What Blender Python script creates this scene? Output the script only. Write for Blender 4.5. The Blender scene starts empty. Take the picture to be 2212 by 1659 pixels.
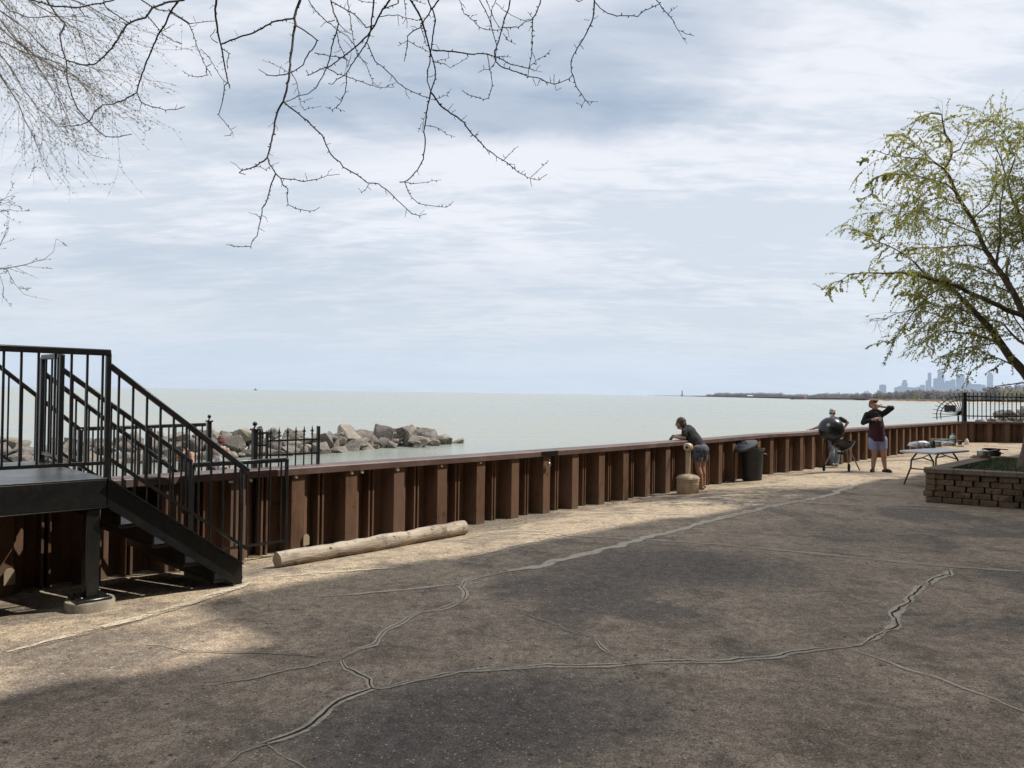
import bpy, bmesh, math, random
from mathutils import Vector, Matrix, noise
R = math.radians
sc = bpy.context.scene
COL = sc.collection
V = Vector

# ------------------------------------------------------------------ camera
EYE = V((0, 0, 1.80)); FOC = 1673.0; CX, CY = 1106.0, 829.5      # plan pixels of a 2212 x 1659 sheet
PITCH = math.atan(19.5 / FOC); ROLL = math.atan(0.0141)
fw = V((0, math.cos(PITCH), math.sin(PITCH)))
r0 = V((1, 0, 0)); u0 = r0.cross(fw)
cr = r0 * math.cos(ROLL) + u0 * math.sin(ROLL)
cu = u0 * math.cos(ROLL) - r0 * math.sin(ROLL)
cam = bpy.data.cameras.new('camera'); cam_ob = bpy.data.objects.new('camera', cam); COL.objects.link(cam_ob)
M = Matrix((cr, cu, -fw)).transposed().to_4x4(); M.translation = EYE
cam_ob.matrix_world = M
cam.sensor_width = 36.0; cam.lens = 36.0 * FOC / 2212.0
cam.clip_start = 0.05; cam.clip_end = 90000.0
sc.camera = cam_ob

# ------------------------------------------------------------------ light and sky
SUN_AZ, SUN_EL = R(8.0), R(53.0)          # azimuth from +X towards +Y
sun_dir = V((math.cos(SUN_AZ) * math.cos(SUN_EL), math.sin(SUN_AZ) * math.cos(SUN_EL), math.sin(SUN_EL)))
sl = bpy.data.lights.new('sun', 'SUN'); sl.energy = 5.0; sl.angle = R(0.6); sl.color = (1.0, 0.94, 0.85)
so = bpy.data.objects.new('sun', sl); COL.objects.link(so)
so.rotation_euler = (-sun_dir).to_track_quat('-Z', 'Y').to_euler(); so.location = (20, 0, 60)

sc.view_settings.view_transform = 'Standard'; sc.view_settings.look = 'None'
sc.view_settings.exposure = 0.0; sc.view_settings.gamma = 1.0
sc.cycles.max_bounces = 6; sc.cycles.diffuse_bounces = 3; sc.cycles.glossy_bounces = 3
sc.cycles.transmission_bounces = 4; sc.cycles.transparent_max_bounces = 16; sc.cycles.volume_bounces = 1
sc.cycles.use_denoising = True
sc.cycles.caustics_reflective = False; sc.cycles.caustics_refractive = False

class NT:
    def __init__(s, tree): s.t = tree; s.n = tree.nodes; s.l = tree.links
    def new(s, typ, **kw):
        n = s.n.new(typ)
        for k, v in kw.items(): setattr(n, k, v)
        return n
    def link(s, a, b): s.l.new(a, b)
    def val(s, inp, v):
        if isinstance(v, bpy.types.NodeSocket): s.l.new(v, inp)
        elif v is not None: inp.default_value = v
    def math(s, op, a, b=None, c=None, clamp=False):
        n = s.new('ShaderNodeMath', operation=op, use_clamp=clamp)
        s.val(n.inputs[0], a)
        if b is not None: s.val(n.inputs[1], b)
        if c is not None: s.val(n.inputs[2], c)
        return n.outputs[0]
    def vmath(s, op, a, b=None):
        n = s.new('ShaderNodeVectorMath', operation=op); s.val(n.inputs[0], a)
        if b is not None: s.val(n.inputs[1], b)
        return n.outputs['Value'] if op in ('DOT_PRODUCT', 'LENGTH', 'DISTANCE') else n.outputs['Vector']
    def mix(s, f, a, b, typ='MIX'):
        n = s.new('ShaderNodeMix', data_type='RGBA', blend_type=typ); n.clamp_factor = True
        s.val(n.inputs[0], f); s.val(n.inputs[6], col(a)); s.val(n.inputs[7], col(b)); return n.outputs[2]
    def noise(s, vec, scale, detail=4.0, rough=0.55, dist=0.0):
        n = s.new('ShaderNodeTexNoise'); s.val(n.inputs['Vector'], vec); n.inputs['Scale'].default_value = scale
        n.inputs['Detail'].default_value = detail; n.inputs['Roughness'].default_value = rough
        n.inputs['Distortion'].default_value = dist; return n.outputs['Fac']
    def vor(s, vec, scale, feature='F1'):
        n = s.new('ShaderNodeTexVoronoi', feature=feature); s.val(n.inputs['Vector'], vec); n.inputs['Scale'].default_value = scale
        return n
    def ramp(s, f, a, b, lo=0.0, hi=1.0):
        n = s.new('ShaderNodeMapRange'); n.interpolation_type = 'SMOOTHSTEP'; s.val(n.inputs[0], f)
        n.inputs[1].default_value = a; n.inputs[2].default_value = b; n.inputs[3].default_value = lo; n.inputs[4].default_value = hi
        return n.outputs[0]
    def mapping(s, vec, scale=(1, 1, 1), rot=(0, 0, 0), loc=(0, 0, 0)):
        n = s.new('ShaderNodeMapping'); s.val(n.inputs['Vector'], vec); n.inputs['Scale'].default_value = scale
        n.inputs['Rotation'].default_value = rot; n.inputs['Location'].default_value = loc; return n.outputs[0]
def col(c):
    if isinstance(c, (tuple, list)): return tuple(c) + (1.0,) if len(c) == 3 else tuple(c)
    return c

world = bpy.data.worlds.new('World'); sc.world = world; world.use_nodes = True
w = NT(world.node_tree); w.n.clear()
wo = w.new('ShaderNodeOutputWorld'); bg = w.new('ShaderNodeBackground'); w.link(bg.outputs[0], wo.inputs[0])
bg.inputs['Strength'].default_value = 0.1
sky = w.new('ShaderNodeTexSky', sky_type='NISHITA'); sky.sun_disc = False; sky.sun_elevation = SUN_EL
sky.sun_rotation = R(90) - SUN_AZ; sky.altitude = 180; sky.air_density = 1.0; sky.dust_density = 1.6; sky.ozone_density = 1.0
tc = w.new('ShaderNodeTexCoord'); D = tc.outputs['Generated']
sep = w.new('ShaderNodeSeparateXYZ'); w.link(D, sep.inputs[0])
zc = w.math('MAXIMUM', sep.outputs[2], 0.0)
den = w.math('ADD', zc, 0.16)
cx_ = w.math('DIVIDE', sep.outputs[0], den); cy_ = w.math('DIVIDE', sep.outputs[1], den)
cmb = w.new('ShaderNodeCombineXYZ'); w.link(cx_, cmb.inputs[0]); w.link(cy_, cmb.inputs[1]); P = cmb.outputs[0]
Pm = w.mapping(P, scale=(0.75, 1.5, 1.0), rot=(0, 0, R(-22)))
n1 = w.noise(Pm, 1.1, 6, 0.55, 0.6)
n2 = w.noise(w.mapping(P, scale=(1.0, 2.4, 1.0), rot=(0, 0, R(28)), loc=(3.1, 1.7, 0)), 2.6, 6, 0.6, 0.5)
n3 = w.noise(w.mapping(P, loc=(7, 2, 0)), 0.7, 3, 0.5, 0.2)
cl = w.math('ADD', w.math('MULTIPLY', n1, 0.55), w.math('ADD', w.math('MULTIPLY', n2, 0.25), w.math('MULTIPLY', n3, 0.25)))
n4 = w.noise(w.mapping(P, scale=(1.3, 3.6, 1.0), rot=(0, 0, R(38)), loc=(1.3, 8.7, 0)), 4.6, 5, 0.62, 0.4)
cl = w.math('ADD', cl, w.math('MULTIPLY_ADD', n4, 0.34, -0.17))
thick = w.ramp(cl, 0.44, 0.61)
# a band of grey-blue cloud base standing over the lake ahead, one small one beside it
def blob(px, py, wx, wy, rot, amt):
    q = w.mapping(P, loc=(-px, -py, 0)); q = w.mapping(q, rot=(0, 0, rot)); q = w.mapping(q, scale=(1 / wx, 1 / wy, 1))
    nz = w.noise(P, 2.2, 5, 0.6, 0.3)
    d = w.math('ADD', w.vmath('LENGTH', q), w.math('MULTIPLY_ADD', nz, 1.6, -0.8))
    return w.ramp(d, 0.35, 1.25, amt, 0.0)
def sky_xy(x, y):
    d = (cr * (x - CX) + cu * (CY - y) + fw * FOC).normalized()
    return d.x / (d.z + 0.16), d.y / (d.z + 0.16)
dark = None
for (x, y, wx, wy, rt, am) in ((1010, 225, 0.70, 0.20, -4, 1.0), (1260, 235, 0.40, 0.12, 8, 0.9), (1250, 110, 0.5, 0.2, 20, 0.75), (800, 130, 0.5, 0.16, 0, 0.6), (640, 215, 0.35, 0.18, 0, 0.75), (620, 330, 0.3, 0.12, 0, 0.25), (250, 560, 0.9, 0.25, 0, 0.45), (700, 620, 1.6, 0.45, 0, 0.3)):
    px, py = sky_xy(x, y); b = blob(px, py, wx, wy, R(rt), am)
    dark = b if dark is None else w.math('MAXIMUM', dark, b)
c_white = (9.5, 9.6, 10.1); c_grey = (7.25, 7.85, 8.6); c_dark = (4.0, 4.95, 6.3)
cc = w.mix(thick, c_grey, c_white)
cc = w.mix(w.math('MULTIPLY', dark, w.ramp(n2, 0.3, 0.6, 1.0, 0.75)), cc, c_dark)
hz = w.ramp(zc, 0.0, 0.22, 1.0, 0.0)
cc = w.mix(w.math('MULTIPLY', hz, 0.7), cc, (6.5, 7.15, 7.65))
final = w.mix(0.9, sky.outputs[0], cc)
w.link(final, bg.inputs[0])

# ------------------------------------------------------------------ helpers
def ray(x, y): return cr * ((x - CX) / FOC) + cu * ((CY - y) / FOC) + fw
def gp(x, y, z=0.0):
    d = ray(x, y); return EYE + d * ((z - EYE.z) / d.z)
def at(x, y, Y):
    d = ray(x, y); return EYE + d * (Y / d.y)

def link(o): COL.objects.link(o); return o
def tag(o, label=None, cat=None, group=None, kind=None):
    if label: o['label'] = label
    if cat: o['category'] = cat
    if group: o['group'] = group
    if kind: o['kind'] = kind
    return o
def thing(name, label, cat, loc=(0, 0, 0), rz=0.0, group=None):
    o = link(bpy.data.objects.new(name, None)); o.location = loc; o.rotation_euler = (0, 0, rz)
    o.empty_display_size = 0.2
    return tag(o, label, cat, group)

def mat(name, c1, c2=None, scale=6.0, rough=0.7, bump=0.0, metal=0.0, detail=5.0, bscale=None, spec=0.5, stretch=(1, 1, 1), rot=(0, 0, 0), lo=0.35, hi=0.65, c3=None, scale3=1.0, amt3=0.6, bdist=0.01):
    m = bpy.data.materials.new(name); m.use_nodes = True; t = NT(m.node_tree)
    b = t.n['Principled BSDF']; b.inputs['Roughness'].default_value = rough; b.inputs['Metallic'].default_value = metal
    b.inputs['Specular IOR Level'].default_value = spec
    co = t.new('ShaderNodeTexCoord').outputs['Object']
    mp = t.mapping(t.mapping(co, rot=rot), scale=stretch)
    nz = t.noise(mp, scale, detail, 0.6)
    c2 = c2 or tuple(x * 0.75 for x in c1)
    c = t.mix(t.ramp(nz, lo, hi), c1, c2)
    if c3: c = t.mix(t.math('MULTIPLY', t.ramp(t.noise(t.mapping(co, loc=(3, 1, 5)), scale3, 5, 0.65), 0.5, 0.68), amt3), c, c3)
    t.link(c, b.inputs['Base Color'])
    if bump:
        bp = t.new('ShaderNodeBump'); bp.inputs['Strength'].default_value = bump; bp.inputs['Distance'].default_value = bdist
        t.link(t.noise(mp, bscale or scale * 3, 5, 0.6), bp.inputs['Height']); t.link(bp.outputs[0], b.inputs['Normal'])
    return m

class MB:
    """collects shapes, builds ONE mesh object"""
    def __init__(s): s.v = []; s.f = []; s.mi = []
    def add(s, vs, fs, mi=0):
        k = len(s.v); s.v += [V(p) for p in vs]; s.f += [tuple(i + k for i in f) for f in fs]; s.mi += [mi] * len(fs)
        return s
    def frame_box(s, c, ax, ay, az, ch=0.0, mi=0):
        """box at c with half-axis vectors; ch = chamfer in metres round the az edges"""
        c = V(c)
        if ch <= 0:
            vs = [c + ax * i + ay * j + az * k for k in (-1, 1) for (i, j) in ((-1, -1), (1, -1), (1, 1), (-1, 1))]
            return s.add(vs, [(3, 2, 1, 0), (4, 5, 6, 7), (0, 1, 5, 4), (1, 2, 6, 5), (2, 3, 7, 6), (3, 0, 4, 7)], mi)
        ex, ey, ez = 1 - ch / ax.length, 1 - ch / ay.length, 1 - ch / az.length
        ring = [(-ex, -1), (ex, -1), (1, -ey), (1, ey), (ex, 1), (-ex, 1), (-1, ey), (-1, -ey)]
        small = [(-ex, -ey), (ex, -ey), (ex, -ey), (ex, ey), (ex, ey), (-ex, ey), (-ex, ey), (-ex, -ey)]
        vs = []
        for k, rg in ((-1, small), (-ez, ring), (ez, ring), (1, small)):
            vs += [c + ax * i + ay * j + az * k for (i, j) in rg]
        fs = [tuple(range(7, -1, -1)), tuple(range(24, 32))]
        for q in range(3):
            for i in range(8):
                j = (i + 1) % 8; fs.append((q * 8 + i, q * 8 + j, q * 8 + 8 + j, q * 8 + 8 + i))
        return s.add(vs, fs, mi)
    def box(s, c, size, rz=0.0, ch=0.0, mi=0):
        m = Matrix.Rotation(rz, 3, 'Z')
        return s.frame_box(c, m @ V((size[0] / 2, 0, 0)), m @ V((0, size[1] / 2, 0)), V((0, 0, size[2] / 2)), ch, mi)
    def beam(s, p0, p1, wd, ht, up=(0, 0, 1), ch=0.0, mi=0):
        p0, p1 = V(p0), V(p1); d = p1 - p0; L = d.length; d = d / L; up = V(up)
        side = d.cross(up)
        if side.length < 1e-4: side = d.cross(V((1, 0, 0)))
        side.normalize(); up2 = side.cross(d).normalized()
        return s.frame_box((p0 + p1) / 2, side * (wd / 2), up2 * (ht / 2), d * (L / 2), ch, mi)
    def tube(s, pts, rad, n=6, caps=True, mi=0):
        pts = [V(p) for p in pts]; m = len(pts)
        if not hasattr(rad, '__len__'): rad = [rad] * m
        t0 = (pts[1] - pts[0]).normalized()
        a = t0.cross(V((0, 0, 1)));
        if a.length < 0.05: a = t0.cross(V((1, 0, 0)))
        a.normalize(); vs = []
        for i, p in enumerate(pts):
            t = (pts[min(i + 1, m - 1)] - pts[max(i - 1, 0)])
            t = t.normalized() if t.length > 1e-9 else t0
            a = (a - t * a.dot(t));
            a = a.normalized() if a.length > 1e-6 else t.orthogonal().normalized()
            b = t.cross(a)
            for k in range(n):
                th = 2 * math.pi * k / n; vs.append(p + (a * math.cos(th) + b * math.sin(th)) * rad[i])
        fs = [(i * n + k, i * n + (k + 1) % n, (i + 1) * n + (k + 1) % n, (i + 1) * n + k) for i in range(m - 1) for k in range(n)]
        if caps: fs += [tuple(range(n - 1, -1, -1)), tuple((m - 1) * n + k for k in range(n))]
        return s.add(vs, fs, mi)
    def lathe(s, prof, c=(0, 0, 0), n=24, axis=(0, 0, 1), mi=0, sx=1.0, sy=1.0):
        """prof: (r, h) pairs from the bottom up"""
        q = V((0, 0, 1)).rotation_difference(V(axis)); c = V(c); vs = []; m = len(prof)
        for (r, h) in prof:
            for k in range(n):
                th = 2 * math.pi * k / n; vs.append(c + q @ V((r * math.cos(th) * sx, r * math.sin(th) * sy, h)))
        fs = [(i * n + k, i * n + (k + 1) % n, (i + 1) * n + (k + 1) % n, (i + 1) * n + k) for i in range(m - 1) for k in range(n)]
        fs += [tuple(range(n - 1, -1, -1)), tuple((m - 1) * n + k for k in range(n))]
        return s.add(vs, fs, mi)
    def ball(s, c, r, n=16, m=10, rot=None, mi=0):
        r = r if hasattr(r, '__len__') else (r, r, r); c = V(c); rot = rot or Matrix.Identity(3)
        vs = [c + rot @ V((0, 0, -r[2]))]
        for i in range(1, m):
            ph = -math.pi / 2 + math.pi * i / m
            for k in range(n):
                th = 2 * math.pi * k / n
                vs.append(c + rot @ V((r[0] * math.cos(ph) * math.cos(th), r[1] * math.cos(ph) * math.sin(th), r[2] * math.sin(ph))))
        vs.append(c + rot @ V((0, 0, r[2]))); e = len(vs) - 1
        fs = [(0, 1 + (k + 1) % n, 1 + k) for k in range(n)]
        for i in range(m - 2):
            for k in range(n):
                a0 = 1 + i * n; fs.append((a0 + k, a0 + (k + 1) % n, a0 + n + (k + 1) % n, a0 + n + k))
        a0 = 1 + (m - 2) * n
        fs += [(a0 + k, a0 + (k + 1) % n, e) for k in range(n)]
        return s.add(vs, fs, mi)
    def cap(s, p0, ra, p1, rb, n=12):
        """tapered capsule"""
        p0, p1 = V(p0), V(p1); d = (p1 - p0); L = d.length; d = d / max(L, 1e-6); pts, rr = [], []
        for a in (-80, -55, -30): pts.append(p0 + d * (ra * math.sin(R(a)))); rr.append(ra * math.cos(R(a)))
        for t in (0, .33, .67, 1): pts.append(p0.lerp(p1, t)); rr.append(ra + (rb - ra) * t)
        for a in (30, 55, 80): pts.append(p1 + d * (rb * math.sin(R(a)))); rr.append(rb * math.cos(R(a)))
        return s.tube(pts, rr, n)
    def build(s, name, mats, parent=None, smooth=True, angle=38, world=True):
        me = bpy.data.meshes.new(name)
        off = V(parent.location) if (parent is not None and world) else V((0, 0, 0))
        if parent is not None and world and parent.parent is not None: off = off + V(parent.parent.location)
        me.from_pydata([tuple(p - off) for p in s.v], [], s.f)
        mats = mats if isinstance(mats, (list, tuple)) else [mats]
        for m in mats: me.materials.append(m)
        if len(mats) > 1: me.polygons.foreach_set('material_index', s.mi)
        me.update()
        if smooth:
            me.polygons.foreach_set('use_smooth', [True] * len(me.polygons))
            try: me.set_sharp_from_angle(angle=R(angle))
            except Exception: pass
        o = link(bpy.data.objects.new(name, me))
        if parent is not None: o.parent = parent
        return o

def remeshed(mb, name, mt, parent, voxel=0.008, smooth=3, world=False):
    o = mb.build(name, mt, parent, world=world)
    r = o.modifiers.new('r', 'REMESH'); r.mode = 'VOXEL'; r.voxel_size = voxel
    if smooth:
        s_ = o.modifiers.new('s', 'SMOOTH'); s_.iterations = smooth; s_.factor = 0.5
    bpy.context.view_layer.update()
    ev = o.evaluated_get(bpy.context.evaluated_depsgraph_get())
    me = bpy.data.meshes.new_from_object(ev)
    o.modifiers.clear(); old = o.data; o.data = me; me.name = old.name; bpy.data.meshes.remove(old)
    me.polygons.foreach_set('use_smooth', [True] * len(me.polygons)); me.update()
    if not me.materials: me.materials.append(mt)
    return o

# ------------------------------------------------------------------ materials
def pile_mat():
    m = bpy.data.materials.new('brown_steel'); m.use_nodes = True; t = NT(m.node_tree); b = t.n['Principled BSDF']; b.inputs['Roughness'].default_value = 0.75; b.inputs['Specular IOR Level'].default_value = 0.1
    co = t.new('ShaderNodeTexCoord').outputs['Object']; oi = t.new('ShaderNodeObjectInfo').outputs['Random']
    cm = t.new('ShaderNodeCombineXYZ'); t.link(t.math('MULTIPLY', oi, 40.0), cm.inputs[0]); t.link(t.math('MULTIPLY', oi, 17.0), cm.inputs[1])
    q = t.vmath('ADD', co, cm.outputs[0])
    c = t.mix(t.ramp(t.noise(t.mapping(q, scale=(1, 1, .3)), 4, 6, .65), .35, .65), (0.162, 0.097, 0.063), (0.105, 0.064, 0.043))
    c = t.mix(t.math('MULTIPLY', t.ramp(t.noise(t.mapping(q, scale=(3, 3, .35), loc=(4, 4, 4)), 5, 6, .7), .5, .7), .7), c, (0.19, 0.105, 0.058))
    c = t.mix(t.math('MULTIPLY', t.ramp(t.noise(t.mapping(q, loc=(1, 8, 3)), 9, 6, .7), .56, .7), .6), c, (0.045, 0.026, 0.02))
    c = t.mix(t.math('MULTIPLY', t.math('GREATER_THAN', oi, .7), .45), c, (0.19, 0.12, 0.09))
    sp = t.new('ShaderNodeSeparateXYZ'); t.link(co, sp.inputs[0])                      # splash dirt of the last hand's breadth above the slab
    f = t.ramp(t.math('ADD', sp.outputs[2], t.math('MULTIPLY', t.noise(q, 7, 5, .7), .25)), -.02, .14, .75, 0.0)
    c = t.mix(f, c, (0.15, 0.115, 0.08)); t.link(c, b.inputs['Base Color'])
    bp = t.new('ShaderNodeBump'); bp.inputs['Strength'].default_value = .5; bp.inputs['Distance'].default_value = .008; t.link(t.noise(t.mapping(q, scale=(1, 1, .5)), 14, 6, .65), bp.inputs['Height']); t.link(bp.outputs[0], b.inputs['Normal'])
    return m
M_PILE = pile_mat()
M_BLACK = mat('black_paint', (0.006, 0.007, 0.0075), (0.011, 0.012, 0.012), 9, 0.30, 0.3, bscale=60, spec=0.5, c3=(0.035, 0.022, 0.015), scale3=16, amt3=0.4, bdist=0.004)
M_DECK = mat('deck_paint', (0.03, 0.031, 0.033), (0.055, 0.055, 0.055), 7, 0.33, 0.3, bscale=40, c3=(0.09, 0.08, 0.07), scale3=5, amt3=.5)

M_CAP = mat('brown_cap', (0.115, 0.072, 0.062), (0.085, 0.05, 0.042), 2.2, 0.5, 0.25, bscale=25, c3=(0.16, 0.12, 0.11), scale3=3.5, amt3=0.6, bdist=0.004)
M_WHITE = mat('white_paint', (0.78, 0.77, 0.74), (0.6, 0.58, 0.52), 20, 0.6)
M_CONC = mat('concrete', (0.34, 0.30, 0.23), (0.24, 0.205, 0.155), 9, 0.85, 0.5, bscale=60, c3=(0.16, 0.13, 0.10), scale3=7, amt3=0.5)
M_ROCK = mat('boulder_stone', (0.215, 0.19, 0.165), (0.13, 0.115, 0.10), 1.9, 0.92, 1.0, bscale=5.0, detail=10, c3=(0.055, 0.05, 0.045), scale3=1.3, amt3=0.8, bdist=0.10)
M_ROCK2 = mat('pale_stone', (0.29, 0.255, 0.205), (0.20, 0.175, 0.145), 1.7, 0.9, 0.8, bscale=5.0, detail=8, c3=(0.09, 0.08, 0.07), scale3=1.4, amt3=0.75, bdist=0.09)
M_SAND = mat('sand', (0.40, 0.32, 0.22), (0.33, 0.26, 0.18), 1.0, 0.95, 0.3, bscale=20)
M_BARK = mat('dark_bark', (0.030, 0.022, 0.019), (0.055, 0.042, 0.035), 30, 0.8, 0.3, bscale=90)
M_BARK2 = mat('willow_bark', (0.15, 0.115, 0.08), (0.085, 0.065, 0.048), 12, 0.9, 0.6, bscale=30, c3=(0.12, 0.11, 0.05), scale3=5, amt3=0.4)
M_TWIG = mat('grey_twig', (0.17, 0.145, 0.115), (0.11, 0.09, 0.075), 20, 0.8)
M_SKIN = mat('skin', (0.42, 0.235, 0.165), (0.36, 0.19, 0.13), 9, 0.5, c3=(0.5, 0.2, 0.15), scale3=6, amt3=0.25)
M_SKIN2 = mat('tanned_skin', (0.31, 0.165, 0.11), (0.26, 0.13, 0.085), 9, 0.5)
M_TEE = mat('charcoal_cotton', (0.024, 0.024, 0.027), (0.014, 0.014, 0.016), 14, 0.9, 0.8, bscale=11, bdist=0.04)
M_EYE = mat('eye_dark', (0.02, 0.015, 0.012), None, 5, 0.2)
M_LIP = mat('lip', (0.34, 0.12, 0.1), None, 5, 0.5)
# ------------------------------------------------------------------ wall line (front lip of the cap, seen from above)
UW = V((0.697, 0.717, 0)).normalized(); NW = V((UW.y, -UW.x, 0))          # along the wall, towards the plaza
P537 = V((-2.985, 8.78, 0))
raw = [P537 - UW * 7.0, P537 - UW * 2, P537, V((-0.456, 11.38, 0)), V((2.0, 14.05, 0)), V((4.70, 17.1, 0)), V((5.36, 17.95, 0)), V((5.93, 18.62, 0)), V((6.22, 19.06, 0)),
       V((6.72, 19.53, 0)), V((7.02, 19.78, 0)), V((7.73, 20.42, 0)), V((8.4, 21.15, 0)), V((9.9, 22.85, 0)), V((11.26, 24.4, 0)), V((12.75, 26.0, 0)), V((14.6, 28.0, 0)), V((16.8, 30.25, 0)), V((18.9, 32.5, 0))]
acc = [0.0]
for i in range(1, len(raw)): acc.append(acc[-1] + (raw[i] - raw[i - 1]).length)
S537 = acc[2]; SEND = acc[-1]
def wpos(s):
    s = max(0.0, min(SEND, s))
    for i in range(1, len(raw)):
        if s <= acc[i] or i == len(raw) - 1:
            return raw[i - 1].lerp(raw[i], (s - acc[i - 1]) / (acc[i] - acc[i - 1]))
def wfr(s):
    t = (wpos(min(SEND, s + 0.6)) - wpos(max(0, s - 0.6))).normalized()
    p = (wpos(s - 0.35) + wpos(s) * 2 + wpos(s + 0.35)) / 4 if 0.4 < s < SEND - 0.4 else wpos(s)
    return p, t, V((t.y, -t.x, 0))
def W(s, n, z=0.0):
    p, t, q = wfr(s); r = p + q * n; r.z = z; return r
def gz(n, s=0.0):
    k = min(1.0, max(0.0, (SEND - 0.5 - s) / 5.0))
    return -0.14 * k * min(1.0, max(0.0, (1.4 - n) / 1.4))
CORNER = raw[-1]

# ------------------------------------------------------------------ pavement
STAINS = ((1020, 1560, 0.75, .8), (1230, 1530, 0.7, .6), (1420, 1220, 1.1, .75), (1600, 1230, 0.9, .55), (1250, 1250, .8, .5), (1900, 1150, .9, .35), (900, 1640, .4, .5))
def pavement_mat():
    m = bpy.data.materials.new('worn_concrete'); m.use_nodes = True; t = NT(m.node_tree); b = t.n['Principled BSDF']
    b.inputs['Roughness'].default_value = 0.88; b.inputs['Specular IOR Level'].default_value = 0.25
    co = t.new('ShaderNodeTexCoord').outputs['Object']
    big = t.noise(co, 0.75, 7, 0.68, 0.6); mid = t.noise(t.mapping(co, loc=(9, 4, 0)), 2.3, 6, 0.65, 0.3); fine = t.noise(co, 55, 4, 0.6)
    c = t.mix(t.ramp(big, 0.38, 0.62), (0.40, 0.322, 0.244), (0.30, 0.241, 0.183))
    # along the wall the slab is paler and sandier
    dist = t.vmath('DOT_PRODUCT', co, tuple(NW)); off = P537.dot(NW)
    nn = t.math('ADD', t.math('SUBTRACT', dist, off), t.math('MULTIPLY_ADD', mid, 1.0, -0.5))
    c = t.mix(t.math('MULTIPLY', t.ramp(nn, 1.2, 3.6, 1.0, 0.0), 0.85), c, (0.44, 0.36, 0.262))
    # weathering: blue-grey damp stains, rusty brown, pale laitance
    c = t.mix(t.math('MULTIPLY', t.ramp(t.noise(t.mapping(co, loc=(1, 7, 0)), 0.42, 5, 0.62, 0.5), 0.50, 0.60), 0.72), c, (0.125, 0.112, 0.102))
    c = t.mix(t.math('MULTIPLY', t.ramp(mid, 0.50, 0.64), 0.6), c, (0.175, 0.138, 0.105))
    c = t.mix(t.math('MULTIPLY', t.ramp(t.noise(t.mapping(co, loc=(4, 2, 0)), 4.5, 6, 0.7), 0.58, 0.72), 0.4), c, (0.42, 0.35, 0.265))
    # old damp stains that have soaked into the slab
    for (px, py, r1, am) in STAINS:
        p = gp(px, py, 0); dd = t.vmath('DISTANCE', co, (p.x, p.y, 0.0)); dd = t.math('ADD', t.math('MULTIPLY', dd, 1.0 / r1), t.math('MULTIPLY_ADD', big, 1.6, -0.8))
        c = t.mix(t.ramp(dd, 0.45, 1.25, am, 0.0), c, (0.13, 0.114, 0.103))
    # exposed aggregate
    vo = t.vor(co, 62); vf = t.vor(t.mapping(co, loc=(2, 2, 0)), 17)
    rnd = t.new('ShaderNodeSeparateColor'); t.link(vo.outputs['Color'], rnd.inputs[0])
    c = t.mix(t.math('MULTIPLY', t.ramp(rnd.outputs[0], 0.80, 0.97), t.ramp(vo.outputs['Distance'], 0.25, 0.5, 0.75, 0.0)), c, (0.58, 0.51, 0.42))
    c = t.mix(t.math('MULTIPLY', t.ramp(rnd.outputs[1], 0.70, 0.95), t.ramp(vo.outputs['Distance'], 0.32, 0.5, 0.75, 0.0)), c, (0.07, 0.058, 0.05))
    rn2 = t.new('ShaderNodeSeparateColor'); t.link(vf.outputs['Color'], rn2.inputs[0])
    c = t.mix(t.math('MULTIPLY', t.ramp(rn2.outputs[0], 0.93, 0.97), t.ramp(vf.outputs['Distance'], 0.12, 0.34, 0.85, 0.0)), c, (0.05, 0.042, 0.036))
    g1 = t.noise(t.mapping(co, loc=(3, 8, 0)), 21, 6, 0.75); g2 = t.noise(co, 9, 6, 0.7)
    c = t.mix(1.0, c, t.mix(t.ramp(g1, 0.36, 0.64), (0.78, 0.77, 0.76), (1.17, 1.165, 1.16)), 'MULTIPLY')
    c = t.mix(1.0, c, t.mix(t.ramp(g2, 0.38, 0.62), (0.80, 0.79, 0.78), (1.14, 1.14, 1.13)), 'MULTIPLY')
    g3 = t.noise(t.mapping(co, loc=(11, 3, 0)), 75, 5, 0.8)
    c = t.mix(1.0, c, t.mix(t.ramp(g3, 0.38, 0.62), (0.56, 0.55, 0.54), (1.42, 1.41, 1.39)), 'MULTIPLY')
    c = t.mix(t.ramp(fine, 0.45, 0.75, 0.0, 0.3), c, (0.10, 0.085, 0.07))
    t.link(c, b.inputs['Base Color'])
    h = t.math('ADD', t.math('MULTIPLY', fine, 0.5), t.math('MULTIPLY', t.ramp(vo.outputs['Distance'], 0.1, 0.5, 1, 0), 0.6))
    h = t.math('ADD', h, t.math('MULTIPLY', mid, 0.8))
    bp = t.new('ShaderNodeBump'); bp.inputs['Strength'].default_value = 0.55; bp.inputs['Distance'].default_value = 0.008
    t.link(h, bp.inputs['Height']); t.link(bp.outputs[0], b.inputs['Normal'])
    return m
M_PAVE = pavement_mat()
ss = [i * SEND / 90 for i in range(91)]; ns = [-0.36, -0.2, 0.0, 0.35, 0.7, 1.05, 1.4]
mb = MB(); vs = []
for s in ss:
    for n in ns: vs.append(W(s, n, gz(n, s)))
k = len(ns)
mb.add(vs, [(i * k + j, i * k + j + 1, (i + 1) * k + j + 1, (i + 1) * k + j) for i in range(90) for j in range(k - 1)])
edge = [W(s, 1.4, 0) for s in ss]
W2N = V((0, -1, 0))                                            # the return wall faces the camera
poly = edge + [V((CORNER.x, CORNER.y + 0.3, 0)), V((70, CORNER.y + 0.3, 0)), V((70, -60, 0)), V((-70, -60, 0)), V((-70, edge[0].y - 60, 0))]
poly = poly[::-1]
bm = bmesh.new(); fverts = [bm.verts.new(p) for p in poly]; f = bm.faces.new(fverts); bmesh.ops.triangulate(bm, faces=[f]); bm.verts.ensure_lookup_table()
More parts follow.
